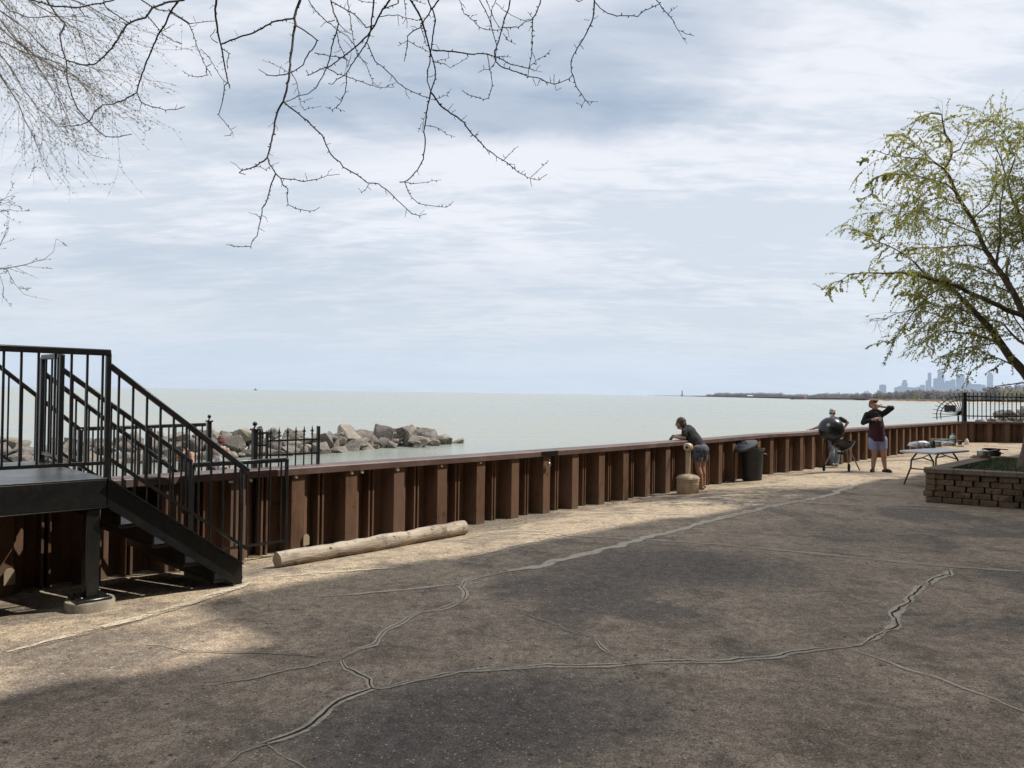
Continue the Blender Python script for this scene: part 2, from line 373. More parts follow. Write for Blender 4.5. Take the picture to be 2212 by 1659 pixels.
mb.add([v.co.copy() for v in bm.verts], [tuple(v.index for v in f.verts) for f in bm.faces]); bm.verts.index_update()
bm.free()
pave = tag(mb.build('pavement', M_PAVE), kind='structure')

# cracks: a dark slit with pale crumbled edges, lying in the surface of the pavement
def alpha_mat(name, c1, c2, thr_lo, thr_hi, scale):
    m = bpy.data.materials.new(name); m.use_nodes = True; t = NT(m.node_tree); b = t.n['Principled BSDF']
    b.inputs['Roughness'].default_value = 0.95; b.inputs['Specular IOR Level'].default_value = 0.1
    co = t.new('ShaderNodeTexCoord').outputs['Object']
    t.link(t.mix(t.noise(co, 30, 4), c1, c2), b.inputs['Base Color'])
    at_ = t.new('ShaderNodeAttribute', attribute_name='edge').outputs['Fac']
    f = t.math('SUBTRACT', t.math('ADD', t.noise(co, scale, 6, 0.7), t.math('MULTIPLY', t.noise(t.mapping(co, loc=(5, 5, 5)), scale * 0.13, 3), 0.5)), t.math('MULTIPLY', at_, 0.85))
    t.link(t.ramp(f, thr_lo, thr_hi), b.inputs['Alpha'])
    return m
M_CRACK = alpha_mat('crack_dark', (0.02, 0.017, 0.014), (0.05, 0.042, 0.034), 0.50, 0.68, 6)
M_CRUST = alpha_mat('crack_dust', (0.64, 0.56, 0.455), (0.46, 0.395, 0.31), 0.27, 0.88, 34)
M_CHALK = alpha_mat('white_chalking', (0.60, 0.53, 0.42), (0.48, 0.41, 0.31), 0.58, 0.85, 24)
def onground(p):
    s = S537 + (p - P537).dot(UW); n = None
    q = wfr(max(0.5, min(SEND - 0.5, s))); n = (p - q[0]).dot(q[2])
    return V((p.x, p.y, gz(n, s)))
def pix_line(pts, step=0.06, jit=0.02, rng=None):
    wp = []
    for (x, y) in pts:
        p = gp(x, y, 0.0); wp.append(onground(p))
    out = []
    for a, b in zip(wp, wp[1:]):
        m_ = max(1, int((b - a).length / step))
        for i in range(m_): out.append(a.lerp(b, i / m_))
    out.append(wp[-1]); res = []
    for i, p in enumerate(out):
        jx = noise.noise(p * 3.0) * jit * 2.2 + noise.noise(p * 11.0) * jit
        jy = noise.noise(p * 3.0 + V((7, 7, 7))) * jit * 2.2 + noise.noise(p * 11.0 + V((5, 5, 5))) * jit
        res.append(p + V((jx, jy, 0)))
    return res
def ribbon(name, lines, width, mt, z, vary=0.6, fade=True):
    vs, fs, ed = [], [], []
    for pts, wk in lines:
        n_ = len(pts); k0 = len(vs)
        for i, p in enumerate(pts):
            t_ = (pts[min(i + 1, n_ - 1)] - pts[max(i - 1, 0)]).normalized(); q = V((-t_.y, t_.x, 0))
            wv = width * wk * (1 + vary * noise.noise(p * 5.0 + V((2, 9, 4))) * 1.6)
            if fade: wv *= min(1.0, 0.25 + i / 6.0, 0.25 + (n_ - 1 - i) / 6.0)
            wv = max(0.002, wv)
            for e in (-1, -0.4, 0.4, 1):
                vs.append(onground(p + q * (wv * e * 0.5)) + V((0, 0, z))); ed.append(1.0 if abs(e) > 0.9 else 0.0)
        for i in range(n_ - 1):
            for j in range(3):
                a = k0 + i * 4 + j; fs.append((a, a + 4, a + 5, a + 1))
    mb = MB(); mb.add(vs, fs); o = mb.build(name, mt, pave)
    at_ = o.data.attributes.new('edge', 'FLOAT', 'POINT'); at_.data.foreach_set('value', ed)
    return o
L_A = [(480, 1659), (520, 1630), (583, 1607), (635, 1587), (668, 1562), (712, 1535), (744, 1517), (775, 1501), (798, 1490), (794, 1470), (768, 1458), (752, 1445), (735, 1422)]
L_B = [(735, 1420), (770, 1405), (800, 1395), (826, 1372), (850, 1350), (880, 1334), (912, 1323), (948, 1317), (980, 1306), (1002, 1298), (1009, 1286), (992, 1270), (1000, 1258), (1040, 1245), (1100, 1235)]
L_B2 = [(1100, 1235), (1180, 1219), (1260, 1199), (1330, 1180), (1400, 1161), (1480, 1142), (1560, 1119), (1640, 1100), (1700, 1087), (1750, 1079), (1790, 1071), (1830, 1054), (1858, 1045)]
L_C = [(798, 1490), (830, 1488), (858, 1480), (900, 1468), (955, 1456), (1020, 1451), (1106, 1445), (1180, 1438), (1250, 1438), (1340, 1436), (1420, 1433), (1495, 1430), (1560, 1430), (1640, 1421), (1700, 1412), (1760, 1405), (1830, 1402)]
L_D = [(1830, 1400), (1870, 1388), (1905, 1370), (1930, 1350), (1938, 1330), (1945, 1310), (1960, 1300), (1972, 1285), (1985, 1268), (2010, 1262), (2025, 1250), (2040, 1244), (2060, 1228)]
L_E = [(583, 1607), (610, 1630), (640, 1650), (660, 1668)]
L_F = [(1110, 1318), (1170, 1338), (1230, 1362), (1280, 1380), (1310, 1404), (1340, 1430), (1352, 1437)]
L_G = [(0, 1420), (60, 1404), (150, 1382), (250, 1356), (330, 1334), (400, 1312), (470, 1290), (540, 1264)]
L_H = [(1838, 1404), (1900, 1425), (1980, 1452), (2060, 1480), (2140, 1510), (2230, 1540)]
L_I = [(735, 1422), (690, 1430), (620, 1450), (540, 1470), (440, 1484)]
L_J = [(300, 1392), (350, 1395), (400, 1408), (470, 1411), (560, 1411), (700, 1420)]
L_K = [(685, 1290), (760, 1284), (850, 1277), (920, 1270), (992, 1262)]
seams = [[(1009, 1148), (1100, 1141), (1280, 1160), (1480, 1170), (1700, 1190), (1900, 1210), (2060, 1225), (2230, 1236)],
         [(1200, 1103), (1400, 1109), (1600, 1113)], [(1430, 1056), (1560, 1052), (1700, 1050), (1850, 1046)], [(1720, 1085), (1900, 1094), (2100, 1105), (2230, 1112)],
         [(1860, 1046), (1980, 1054), (2010, 1056)]]
PL = pix_line
ribbon('crack', [(PL(L_A), 1.0), (PL(L_B), 0.55), (PL(L_C), 0.75), (PL(L_D, jit=0.035), 1.15), (PL(L_E), 0.5)], 0.020, M_CRACK, 0.009)
ribbon('fine_crack', [(PL(L_F), 1.0), (PL(L_J), 1.0), (PL(L_G, jit=0.008), 1.5), (PL(L_I), 0.6)], 0.011, M_CRACK, 0.008)
ribbon('crumbled_edge', [(PL(L_A), 1.0), (PL(L_B), 1.0), (PL(L_C), 1.0), (PL(L_D), 1.4), (PL(L_F), .5), (PL(L_E), .6), (PL(L_H), 0.7), (PL(L_I), .5), (PL(L_K), .8), (PL(L_J), .4)], 0.105, M_CRUST, 0.005)
M_JOINT = alpha_mat('filled_crack', (0.66, 0.58, 0.47), (0.46, 0.395, 0.31), 0.22, 0.82, 30)
ribbon('filled_crack', [(PL(L_B2, jit=0.03, step=.05), 1.0)], 0.21, M_JOINT, 0.005)
ribbon('slab_joint', [(PL(q, jit=0.006), 1.0) for q in seams], 0.014, M_CRACK, 0.0085, vary=0.5)
M_JOINT = alpha_mat('joint_dust', (0.54, 0.46, 0.36), (0.40, 0.34, 0.265), 0.24, 0.80, 16)
ribbon('joint_dust', [(PL(q, jit=0.01), 1.0) for q in seams], 0.17, M_JOINT, 0.0045)
chalk = [[(0, 1412), (120, 1384), (250, 1350), (400, 1306), (540, 1258)], [(1080, 1150), (1220, 1158), (1300, 1160)], [(1015, 1205), (1100, 1180), (1200, 1160), (1300, 1140)], [(600, 1246), (700, 1238), (860, 1228)],
         [(1100, 1120), (1250, 1100), (1500, 1108)], [(1560, 1119), (1640, 1100), (1700, 1087), (1750, 1079)]]
ribbon('chalky_streak', [(PL(q, jit=0.03), 1.0) for q in chalk], 0.14, M_CHALK, 0.0065)

# grit, chips and dead leaves that have blown over the slab
rng = random.Random(77); M_GRIT = mat('grit', (0.16, 0.125, 0.09), (0.05, 0.04, 0.03), 3, .9); vs, fs = [], []
for i in range(1500):
    s = rng.uniform(0.5, SEND - 1); n = (rng.random() ** 1.7) * 9.0 + 0.05; p = W(s, n, gz(n, s))
    if rng.random() < .55: n = rng.random() * .35 + .02; p = W(s, n, gz(n, s))
    a = rng.uniform(0, 6.28); l = rng.uniform(.006, .022); wd = l * rng.uniform(.3, .9); d = V((math.cos(a), math.sin(a), 0)); q = V((-d.y, d.x, 0)); k = len(vs); h = rng.uniform(.003, .010)
    vs += [p + d * l, p + q * wd, p - d * l, p - q * wd, p + V((0, 0, h))]; fs += [(k, k + 1, k + 4), (k + 1, k + 2, k + 4), (k + 2, k + 3, k + 4), (k + 3, k, k + 4)]
mb = MB(); mb.add(vs, fs); o = mb.build('ground_litter', M_GRIT, smooth=False); tag(o, 'dark grit and leaf scraps scattered over the pavement', 'litter', kind='stuff')

# ------------------------------------------------------------------ lake, sand, land
def water_mat():
    m = bpy.data.materials.new('lake_water'); m.use_nodes = True; t = NT(m.node_tree); b = t.n['Principled BSDF']
    b.inputs['IOR'].default_value = 1.33
    co = t.new('ShaderNodeTexCoord').outputs['Object']
    bands = t.noise(t.mapping(co, scale=(0.006, 0.045, 1), rot=(0, 0, R(6))), 1.0, 6, 0.62, 0.4)
    c = t.mix(t.ramp(bands, 0.38, 0.62), (0.232, 0.258, 0.226), (0.285, 0.30, 0.265)); t.link(t.ramp(bands, 0.35, 0.65, 0.14, 0.34), b.inputs['Roughness'])
    t.link(c, b.inputs['Base Color'])
    h = t.math('ADD', t.noise(t.mapping(co, scale=(0.7, 1.6, 1), rot=(0, 0, R(20))), 1.3, 4, 0.6), t.math('MULTIPLY', t.noise(t.mapping(co, scale=(1, 1.8, 1)), 6.0, 3, 0.6), 0.3))
    bp = t.new('ShaderNodeBump'); bp.inputs['Strength'].default_value = 0.6; bp.inputs['Distance'].default_value = 0.22
    t.link(h, bp.inputs['Height']); t.link(bp.outputs[0], b.inputs['Normal'])
    return m
ZW = -1.5
mb = MB(); B_ = 13000.0
mb.add([(-B_, -200, ZW), (B_, -200, ZW), (B_, B_, ZW), (-B_, B_, ZW)], [(0, 1, 2, 3)])
tag(mb.build('lake_water', water_mat()), kind='structure')
mb = MB(); nx, ny = 40, 18; vs = []
for i in range(nx + 1):
    for j in range(ny + 1):
        s = -16 + 26 * i / nx; n = -0.5 - 17.0 * j / ny
        p = P537 + UW * (s - 4) + NW * n
        shore = -12.5 + 0.9 * max(0.0, s - 2) + 1.0 * noise.noise(V((s * 0.25, 3, 1)))
        z = -1.12 - 0.05 * min(0, 0) + min(0.0, (n - shore) * 0.085) + 0.07 * noise.noise(V((p.x * 0.7, p.y * 0.7, 0)))
        z = min(z, -1.05); vs.append(V((p.x, p.y, z)))
mb.add(vs, [(i * (ny + 1) + j, i * (ny + 1) + j + 1, (i + 1) * (ny + 1) + j + 1, (i + 1) * (ny + 1) + j) for i in range(nx) for j in range(ny)])
tag(mb.build('beach', M_SAND), kind='structure')

# ------------------------------------------------------------------ steel sheet-pile walls
ZT, ZL = 0.875, 0.79
WALL_LABEL = 'long brown steel sheet pile wall running along the lake edge'
wall = thing('sheet_pile_wall', WALL_LABEL, 'wall', loc=tuple(P537))
def pile_mesh():
    prof = [(-.3775, -.28), (-.362, -.28), (-.358, -.135), (-.335, -.135), (-.330, -.28), (-.215, -.28), (-.185, -.14), (-.105, -.115), (-.085, -.036), (.085, -.036), (.125, -.28), (.330, -.28), (.335, -.135), (.358, -.135), (.362, -.28), (.3775, -.28)]
    mb = MB(); vs = []
    zs = [-1.9, -0.2, 0.3, ZL + 0.012]
    for z in zs:
        for (a, n) in prof: vs.append((a, n, z))
    k = len(prof)
    for q in range(len(zs) - 1):
        for i in range(k - 1): mb.add([], [])
    fs = [(q * k + i, q * k + i + 1, (q + 1) * k + i + 1, (q + 1) * k + i) for q in range(len(zs) - 1) for i in range(k - 1)]
    # the back of the plate, 12 mm behind
    vs2 = [(a, n - 0.012, z) for (a, n, z) in vs]; m_ = len(vs)
    fs2 = [tuple(x + m_ for x in f[::-1]) for f in fs]
    mb.add(vs + vs2, fs + fs2); return mb
proto = pile_mesh().build('sheet_pile', M_PILE, wall, world=False, smooth=False)
PITCHW = 0.755; s0 = S537 + 0.583 + 0.09
i0 = -int(s0 / PITCHW); k = 0
while True:
    s = s0 + (i0 + k) * PITCHW; k += 1
    if s < 0.3: continue
    if s > SEND - 0.2: break
    o = proto if proto.get('used') is None else proto.copy()
    if o is not proto: link(o); o.parent = wall
    proto['used'] = 1
    p, t, q = wfr(s)
    # local x along the wall, local y towards the plaza
    o.matrix_local = Matrix((t, q, V((0, 0, 1)))).transposed().to_4x4()
    # left-handed triple: mirror by turning x round
    m4 = Matrix((-t, q, V((0, 0, 1)))).transposed().to_4x4(); m4.translation = p - P537; m4.translation.z = 0
    o.matrix_local = m4
for o in wall.children:
    if 'used' in o: del o['used']
mb = MB(); e0 = proto['last'] if 'last' in proto else SEND
mb.add([], [])
q0 = max(S537, s - PITCHW - PITCHW / 2 + .75)
mb.frame_box(V((CORNER.x - .05, CORNER.y + .19, -.55)), V((.30, 0, 0)), V((0, .14, 0)), V((0, 0, 1.345))); mb.build('corner_post', M_PILE, wall, smooth=False)
# cap: an inverted channel
def cap_strip(ss_, Wf, nb=-0.34):
    mb = MB(); vs = []; prof = [(-0.012, ZL), (0.0, ZL), (0.0, ZT - 0.012), (-0.012, ZT), (nb + 0.012, ZT), (nb, ZT - 0.012), (nb, ZL), (nb + 0.012, ZL), (nb + 0.012, ZT - 0.014), (-0.012, ZT - 0.014)]
    for s in ss_:
        for (n, z) in prof: vs.append(Wf(s, n, z))
    k = len(prof)
    fs = [(i * k + j, i * k + (j + 1) % k, (i + 1) * k + (j + 1) % k, (i + 1) * k + j) for i in range(len(ss_) - 1) for j in range(k)]
    fs += [tuple(range(k)), tuple((len(ss_) - 1) * k + j for j in range(k - 1, -1, -1))]
    return mb.add(vs, fs)
lim = SEND + 0.2; seg = 6.0; q0 = 0.0
while q0 < SEND:
    q1 = min(SEND, q0 + seg)
    cap_strip([q0 + (q1 - q0 - 0.004) * i / 14 for i in range(15)], W).build('wall_cap', M_CAP, wall, smooth=False)
    q0 = q1
# repair patch, discs and plates coloured pale for light through wall holes
mb = MB(); sa = S537 + 5.02
for sgn in (0,): mb.add([W(sa, 0.003, ZL - .004), W(sa + .42, 0.003, ZL - .004), W(sa + .42, 0.003, ZT - .006), W(sa, 0.003, ZT - .006)], [(0, 1, 2, 3)])
mb.build('dark_lip_patch', M_BLACK, wall, smooth=False)
def on_wall_px(x, y, n=-0.02):
    """distance along the wall whose lip shows at pixel column x"""
    best = min((i * SEND / 3000 for i in range(3000)), key=lambda s: abs(proj(W(s, n, 0.78))[0] - x)); return best
def proj(p):
    d = V(p) - EYE; zz = d.dot(fw); return CX + FOC * d.dot(cr) / zz, CY - FOC * d.dot(cu) / zz
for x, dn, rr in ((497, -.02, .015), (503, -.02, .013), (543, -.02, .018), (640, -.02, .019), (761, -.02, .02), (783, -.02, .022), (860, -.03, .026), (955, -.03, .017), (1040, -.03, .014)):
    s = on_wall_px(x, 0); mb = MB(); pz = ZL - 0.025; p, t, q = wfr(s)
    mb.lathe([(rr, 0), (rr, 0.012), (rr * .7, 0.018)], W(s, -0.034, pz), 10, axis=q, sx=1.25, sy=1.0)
    mb.build('hole_light_disc', M_WHITE, wall)  # white disc painted for the bright water showing through a hole
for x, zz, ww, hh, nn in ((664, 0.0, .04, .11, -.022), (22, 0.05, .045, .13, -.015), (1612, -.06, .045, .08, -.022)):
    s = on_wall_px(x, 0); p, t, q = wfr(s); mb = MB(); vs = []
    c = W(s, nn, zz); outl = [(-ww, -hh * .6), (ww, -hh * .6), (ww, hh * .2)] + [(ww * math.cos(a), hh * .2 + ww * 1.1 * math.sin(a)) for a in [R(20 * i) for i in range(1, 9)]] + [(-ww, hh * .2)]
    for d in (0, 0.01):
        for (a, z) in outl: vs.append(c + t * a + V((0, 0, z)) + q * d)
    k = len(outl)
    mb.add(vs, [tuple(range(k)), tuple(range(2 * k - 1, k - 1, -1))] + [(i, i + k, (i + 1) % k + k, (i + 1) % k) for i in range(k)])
    mb.build('drain_light_plate', M_SAND, wall, smooth=False)  # pale colour stands for sunlit ground seen through a drain hole
# return wall on the right, facing the camera
wall2 = thing('sheet_pile_wall', 'shaded brown sheet pile return wall under the picket fence at far right', 'wall', loc=(CORNER.x, CORNER.y, 0))
proto2 = proto.copy(); link(proto2); proto2.parent = wall2
for i in range(14):
    o = proto2 if i == 0 else link(proto2.copy())
    o.parent = wall2; m4 = Matrix((V((-1, 0, 0)), V((0, -1, 0)), V((0, 0, 1)))).transposed().to_4x4(); m4.translation = V((0.42 + PITCHW * i, 0, 0)); o.matrix_local = m4
cap_strip([0.02 + i for i in range(11)], lambda s, n, z: V((CORNER.x + s, CORNER.y - n, z))).build('wall_cap', M_CAP, wall2, smooth=False)

# ------------------------------------------------------------------ unseen building added behind the viewer, roofs stepped to shade the plaza
M_BRICK = mat('tan_brick', (0.16, 0.12, 0.085), (0.12, 0.09, 0.065), 3, 0.9, 0.3)
M_GLASS = mat('window_glass', (0.03, 0.04, 0.045), None, 2, 0.08)
org = wpos(S537)
bld = thing('shade_building', 'unseen tall tan brick block added behind the plaza to shade its pavement', 'building', loc=tuple(org + NW * 10.5))
def blk(s0_, s1_, h, n0=9.4, n1=22):
    mb = MB(); c = org + UW * ((s0_ + s1_) / 2) + NW * ((n0 + n1) / 2); c.z = h / 2
    mb.frame_box(c, UW * ((s1_ - s0_) / 2), NW * ((n1 - n0) / 2), V((0, 0, h / 2 + 0.3))); return mb
# the shadow of a roof edge at height h falls 0.462 h nearer the wall and 0.595 h further back along it
N0 = 10.6
def blk2(u0, u1, nsh):
    h = (N0 - nsh) / 0.462; k = 0.595 * h; mb = MB()
    c = org + UW * ((u0 + u1) / 2 + k) + NW * ((N0 + 26) / 2); c.z = h / 2
    mb.frame_box(c, UW * ((u1 - u0) / 2), NW * ((26 - N0) / 2), V((0, 0, h / 2))); mb.build('wall', M_BRICK, bld, smooth=False)
for u0, u1, nsh in ((-40, -4.6, 3.3), (-4.59, -2.6, 3.0), (-2.59, -1.45, 3.2), (-1.44, 1.2, 1.8), (1.21, 5.5, 1.93), (5.51, 9.5, 2.2), (9.51, 14, 2.15), (14.01, 48, 2.4)): blk2(u0, u1, nsh)
for fl in range(4):
    for i in range(-8, 20):
        c = org + UW * (i * 3.1 + 0.4) + NW * (N0 - 0.01); c.z = 1.9 + fl * 3.1
        mb = MB(); mb.frame_box(c, UW * 0.75, NW * 0.03, V((0, 0, 0.8))); mb.build('window', M_GLASS, bld, smooth=False)
# ------------------------------------------------------------------ metal stairs over the wall
CST = gp(233, 1032, 1.06)                     # near top corner of the platform
def S(a, b, z): p = CST + UW * a - NW * b; return V((p.x, p.y, z))
UP = V((0, 0, 1))
def railing(parent, p0, p1, z0, z1, low0, low1, nbal, rail_w=0.045, post_at=(), post_w=0.05, bal=0.016, t0=0.0, t1=1.0, drop=None, ret=False):
    """top rail from p0 to p1 (heights z0, z1), bottom rail at low0/low1, balusters between"""
    mb = MB(); A = V((p0.x, p0.y, z0)); B = V((p1.x, p1.y, z1)); mb.beam(A, B, rail_w, rail_w, ch=0.008)
    rl = mb.build('railing', M_BLACK, parent)
    if low0 is not None:
        mb = MB(); mb.beam(V((p0.x, p0.y, low0)), V((p1.x, p1.y, low1)), 0.028, 0.028); mb.build('bottom_rail', M_BLACK, rl)
    for i in range(nbal):
        t = t0 + (t1 - t0) * (i + 0.5) / nbal; q = p0.lerp(p1, t); zt = z0 + (z1 - z0) * t - 0.01
        zb = (low0 + (low1 - low0) * t) if low0 is not None else drop
        mb = MB(); mb.beam(V((q.x, q.y, zb)), V((q.x, q.y, zt)), bal, bal, up=UW); mb.build('baluster', M_BLACK, rl, smooth=False)
    for (t, zb, zt) in post_at:
        q = p0.lerp(p1, t); mb = MB(); mb.beam(V((q.x, q.y, zb)), V((q.x, q.y, zt)), post_w, post_w, up=UW, ch=0.006); mb.build('post', M_BLACK, rl)
    return rl
st = thing('metal_staircase', 'black metal stairs and railed platform climbing over the brown wall', 'staircase', loc=tuple(S(0, 0, 0)))
ZD = 1.06
def plate(a0, a1, b0, b1, z0, z1):
    mb = MB(); c = (S(a0, b0, 0) + S(a1, b1, 0)) / 2; c.z = (z0 + z1) / 2
    mb.frame_box(c, UW * ((a1 - a0) / 2), NW * ((b1 - b0) / 2), V((0, 0, (z1 - z0) / 2)), ch=0.004); return mb
plate(-6.5, 0.0, 0.003, 1.95, ZD - 0.012, ZD).build('platform_deck', M_DECK, st)
plate(-6.5, -0.004, 0.0, 0.012, ZD - 0.235, ZD - 0.014).build('fascia_beam', M_BLACK, st)
plate(-6.5, -0.004, 0.0, 0.07, ZD - 0.247, ZD - 0.236).build('beam_flange', M_BLACK, st)
plate(-0.012, 0.0, 0.02, 1.95, ZD - 0.235, ZD - 0.014).build('fascia_beam', M_BLACK, st)
plate(-6.5, -0.02, 1.30, 1.36, ZD - 0.20, ZD - 0.014).build('fascia_beam', M_BLACK, st)
plate(-3.2, -0.1, 1.96, 3.1, 0.80, 0.82).build('lower_landing', M_DECK, st)
for a in (-0.09, -2.2, -4.3):
    mb = MB(); mb.beam(S(a, 0.085, 0.09), S(a, 0.085, ZD - 0.248), 0.108, 0.108, up=UW, ch=0.010); ps = mb.build('post', M_BLACK, st)
    mb = MB(); mb.frame_box(S(a, 0.085, 0.084), UW * 0.13, NW * 0.13, V((0, 0, 0.011)), ch=0.006)
    for i in (-1, 1):
        for j in (-1, 1): mb.lathe([(.014, 0), (.014, .018), (.008, .024)], S(a + .095 * i, 0.085 + .095 * j, 0.094), 6)
    mb.build('base_plate', M_BLACK, ps)
def footing(p, r, h, label):
    mb = MB(); mb.lathe([(r, -0.05), (r * 1.0, h - 0.012), (r * .97, h), (r * .5, h + .001)], p, 28)
    o = mb.build('concrete_footing', M_CONC); tag(o, label, 'footing', 'round concrete footings under the stairs')
    for v in o.data.vertices: v.co += V((noise.noise(v.co * 9), noise.noise(v.co * 9 + V((4, 4, 4))), 0)) * 0.008
footing(S(-0.09, 0.085, 0), 0.185, 0.072, 'round concrete footing under the thick black post of the platform')
footing(onground(gp(432, 1247, -0.09)), 0.15, 0.07, 'small round concrete footing in the shade beneath the stair treads')
# flight on this side
RUN = 1.17
def stringer(b, name='stringer'):
    mb = MB(); q = UW; dz = ZD - 0.20
    w_, e = 0.012, 0.045
    def sec(off, b0, b1, up0, up1):
        vs = []
        for bb in (b0, b1):
            vs += [S(0.002, bb, ZD - up0), S(0.002, bb, ZD - up1), S(RUN - 0.06 if up1 > .15 else RUN, bb, max(0.005, 0.2 - up1)), S(RUN, bb, max(0.01, 0.20 - up0))]
        mb.add(vs, [(0, 1, 2, 3), (7, 6, 5, 4), (0, 4, 5, 1), (1, 5, 6, 2), (2, 6, 7, 3), (3, 7, 4, 0)])
    vs = []
    for bb in (b, b + w_):
        vs += [S(0.002, bb, ZD - 0.01), S(0.002, bb, ZD - 0.235), S(RUN - 0.05, bb, 0.003 + gz(1.4)), S(RUN + 0.01, bb, 0.003), S(RUN + 0.01, bb, 0.195)]
    mb.add(vs, [(0, 1, 2, 3, 4), (9, 8, 7, 6, 5)] + [(i, i + 5, (i + 1) % 5 + 5, (i + 1) % 5) for i in range(5)])
    dirv = (S(RUN, 0, 0.195) - S(0, 0, ZD)).normalized()
    for (za, zb) in ((ZD - 0.012, 0.193), (ZD - 0.24, 0.012)):
        p0, p1 = S(0.004, b - 0.018, za), S(RUN - (0.07 if zb < .1 else 0), b - 0.018, zb); mb.beam(p0, p1, 0.06, 0.012)
    return mb.build(name, M_BLACK, st, smooth=False)
stringer(0.0); stringer(1.26)
nst = 4
for i in range(1, nst + 1):
    a = RUN * (i - 0.62) / (nst + 0.3); z = max(.05, ZD - .19 - .74 * (a + .20))
    mb = MB(); c = (S(a, 0.02, 0) + S(a + 0.28, 1.40, 0)) / 2; c.z = z
    mb.frame_box(c, UW * 0.14, NW * 0.685, V((0, 0, 0.016)), ch=0.004)
    c2 = c - UW * 0.132; c2.z = z + 0.075; mb.frame_box(c2, UW * 0.005, NW * 0.685, V((0, 0, 0.058)))
    mb.build('tread', M_BLACK, st)
# guards
railing(st, S(-3.0, 0.03, 0), S(0.012, 0.03, 0), 2.085, 2.085, 1.18, 1.18, 26, rail_w=0.052, post_at=((0.995, 0.9, 2.08), (0.60, 0.9, 2.07), (0.2, 0.9, 2.07)), post_w=0.040)
railing(st, S(0.0, 0.03, 0), S(1.24, 0.03, 0), 1.985, 1.03, 1.225, 0.305, 10, rail_w=0.046, post_at=((0.945, 0.2, 1.06),), post_w=0.036, t0=0.02, t1=0.94)
railing(st, S(0.02, 1.34, 0), S(1.27, 1.34, 0), 1.965, 1.02, 1.18, 0.24, 10, post_at=((0.0, 0.86, 2.105), (0.985, -0.02, 1.03)), post_w=0.042, t0=0.03, t1=0.96)
railing(st, S(0.02, 1.36, 0), S(0.02, 1.93, 0), 2.09, 2.09, 1.14, 1.14, 3, rail_w=0.05, post_at=((1.0, 0.86, 2.09),), post_w=0.05)
railing(st, S(0.02, 1.95, 0), S(1.75, 1.95, 0), 1.94, 0.55, 1.16, -0.2, 14, post_at=((0.58, -0.6, 1.12), (0.76, -0.7, 0.9)), post_w=0.045)
railing(st, S(-1.0, 3.1, 0), S(0.72, 3.1, 0), 2.79, 1.30, 1.78, 0.42, 13, post_at=((1.0, -0.2, 1.31),), post_w=0.05)
pg0 = S(0.72, 3.1, 0); pg1 = at(444, 917, 10.45)
railing(st, pg0, V((pg1.x, pg1.y, 0)), 1.31, pg1.z, 0.38, 0.38, 17, rail_w=0.045, post_at=((0.52, -1.0, 1.3),), post_w=0.05)
# landing beyond the wall (hidden) and ball-topped posts
mb = MB(); c = S(2.0, 2.65, 0.28); mb.frame_box(c, UW * 1.35, NW * 0.5, V((0, 0, 0.02))); mb.build('lower_landing', M_DECK, st)
plate(0.0, 1.2, 1.93, 1.96, -1.2, 0.3).build('landing_skirt', M_BLACK, st)
def ball_post(parent, x, ytop, Y, wpx, zb):
    p = at(x, ytop, Y); wd = wpx * Y / FOC * .76; mb = MB(); b = V((p.x, p.y, zb)); mb.beam(b, p, wd, wd, up=UW, ch=0.006)
    mb.frame_box(p + V((0, 0, .008)), UW * (wd * .72), NW * (wd * .72), V((0, 0, 0.011)), ch=0.004)
    mb.lathe([(wd * .42, 0), (wd * .3, .012), (wd * .16, .02), (wd * .16, .03)], p + V((0, 0, .018)), 12)
    o = mb.build('post', M_BLACK, parent)
    m2 = MB(); m2.ball(p + V((0, 0, .05 + wd * .38)), wd * .46, 14, 10); m2.build('ball_finial', M_BLACK, o)
    return p
ball_post(st, 452.0, 911, 10.5, 11.5, -1.2)
# guard panel at the foot of the stairs, against the wall
tA, tB = P537 + NW * 0.08 - UW * 0.66, P537 + NW * 0.08 + UW * 0.45
railing(st, tA, tB, 0.985, 0.985, 0.045, 0.045, 8, rail_w=0.05, post_at=((0.0, -0.14, 1.0), (1.0, -0.14, 1.0)), post_w=0.038)

# spiked iron gate fixed behind the wall
gt = thing('iron_gate', 'black iron gate with spear tips and a ball topped post', 'gate', loc=tuple(W(S537 + 0.3, -0.42, 0)))
def onn(x, n):
    """point on the line n metres from the wall lip that shows in pixel column x"""
    s = on_wall_px(x, n); return W(s, n)
g0, g1 = onn(551, -0.42), onn(688, -0.42)
ball_post(gt, 550.5, 929, g0.y, 14.5, -1.0)
for (x, wpx, yt) in ((688, 8.6, 920), (577, 7.2, 932), (562, 6, 926)):
    q = onn(x, -0.42); t = at(x, yt, q.y); wd = wpx * q.y / FOC * .74; mb = MB(); mb.beam(V((t.x, t.y, -1.0)), t, wd, wd, up=UW, ch=.004); mb.build('post', M_BLACK, gt)
for (x0, y0, x1, y1) in ((577, 952.5, 688, 948.5), (577, 983.5, 688, 977.5), (553, 936, 577, 935), (551, 962, 574, 962)):
    mb = MB(); a, b = onn(x0, -0.42), onn(x1, -0.42); a, b = at(x0, y0, a.y), at(x1, y1, b.y)
    mb.beam(a, b, 0.02, 0.022); mb.build('rail', M_BLACK, gt)
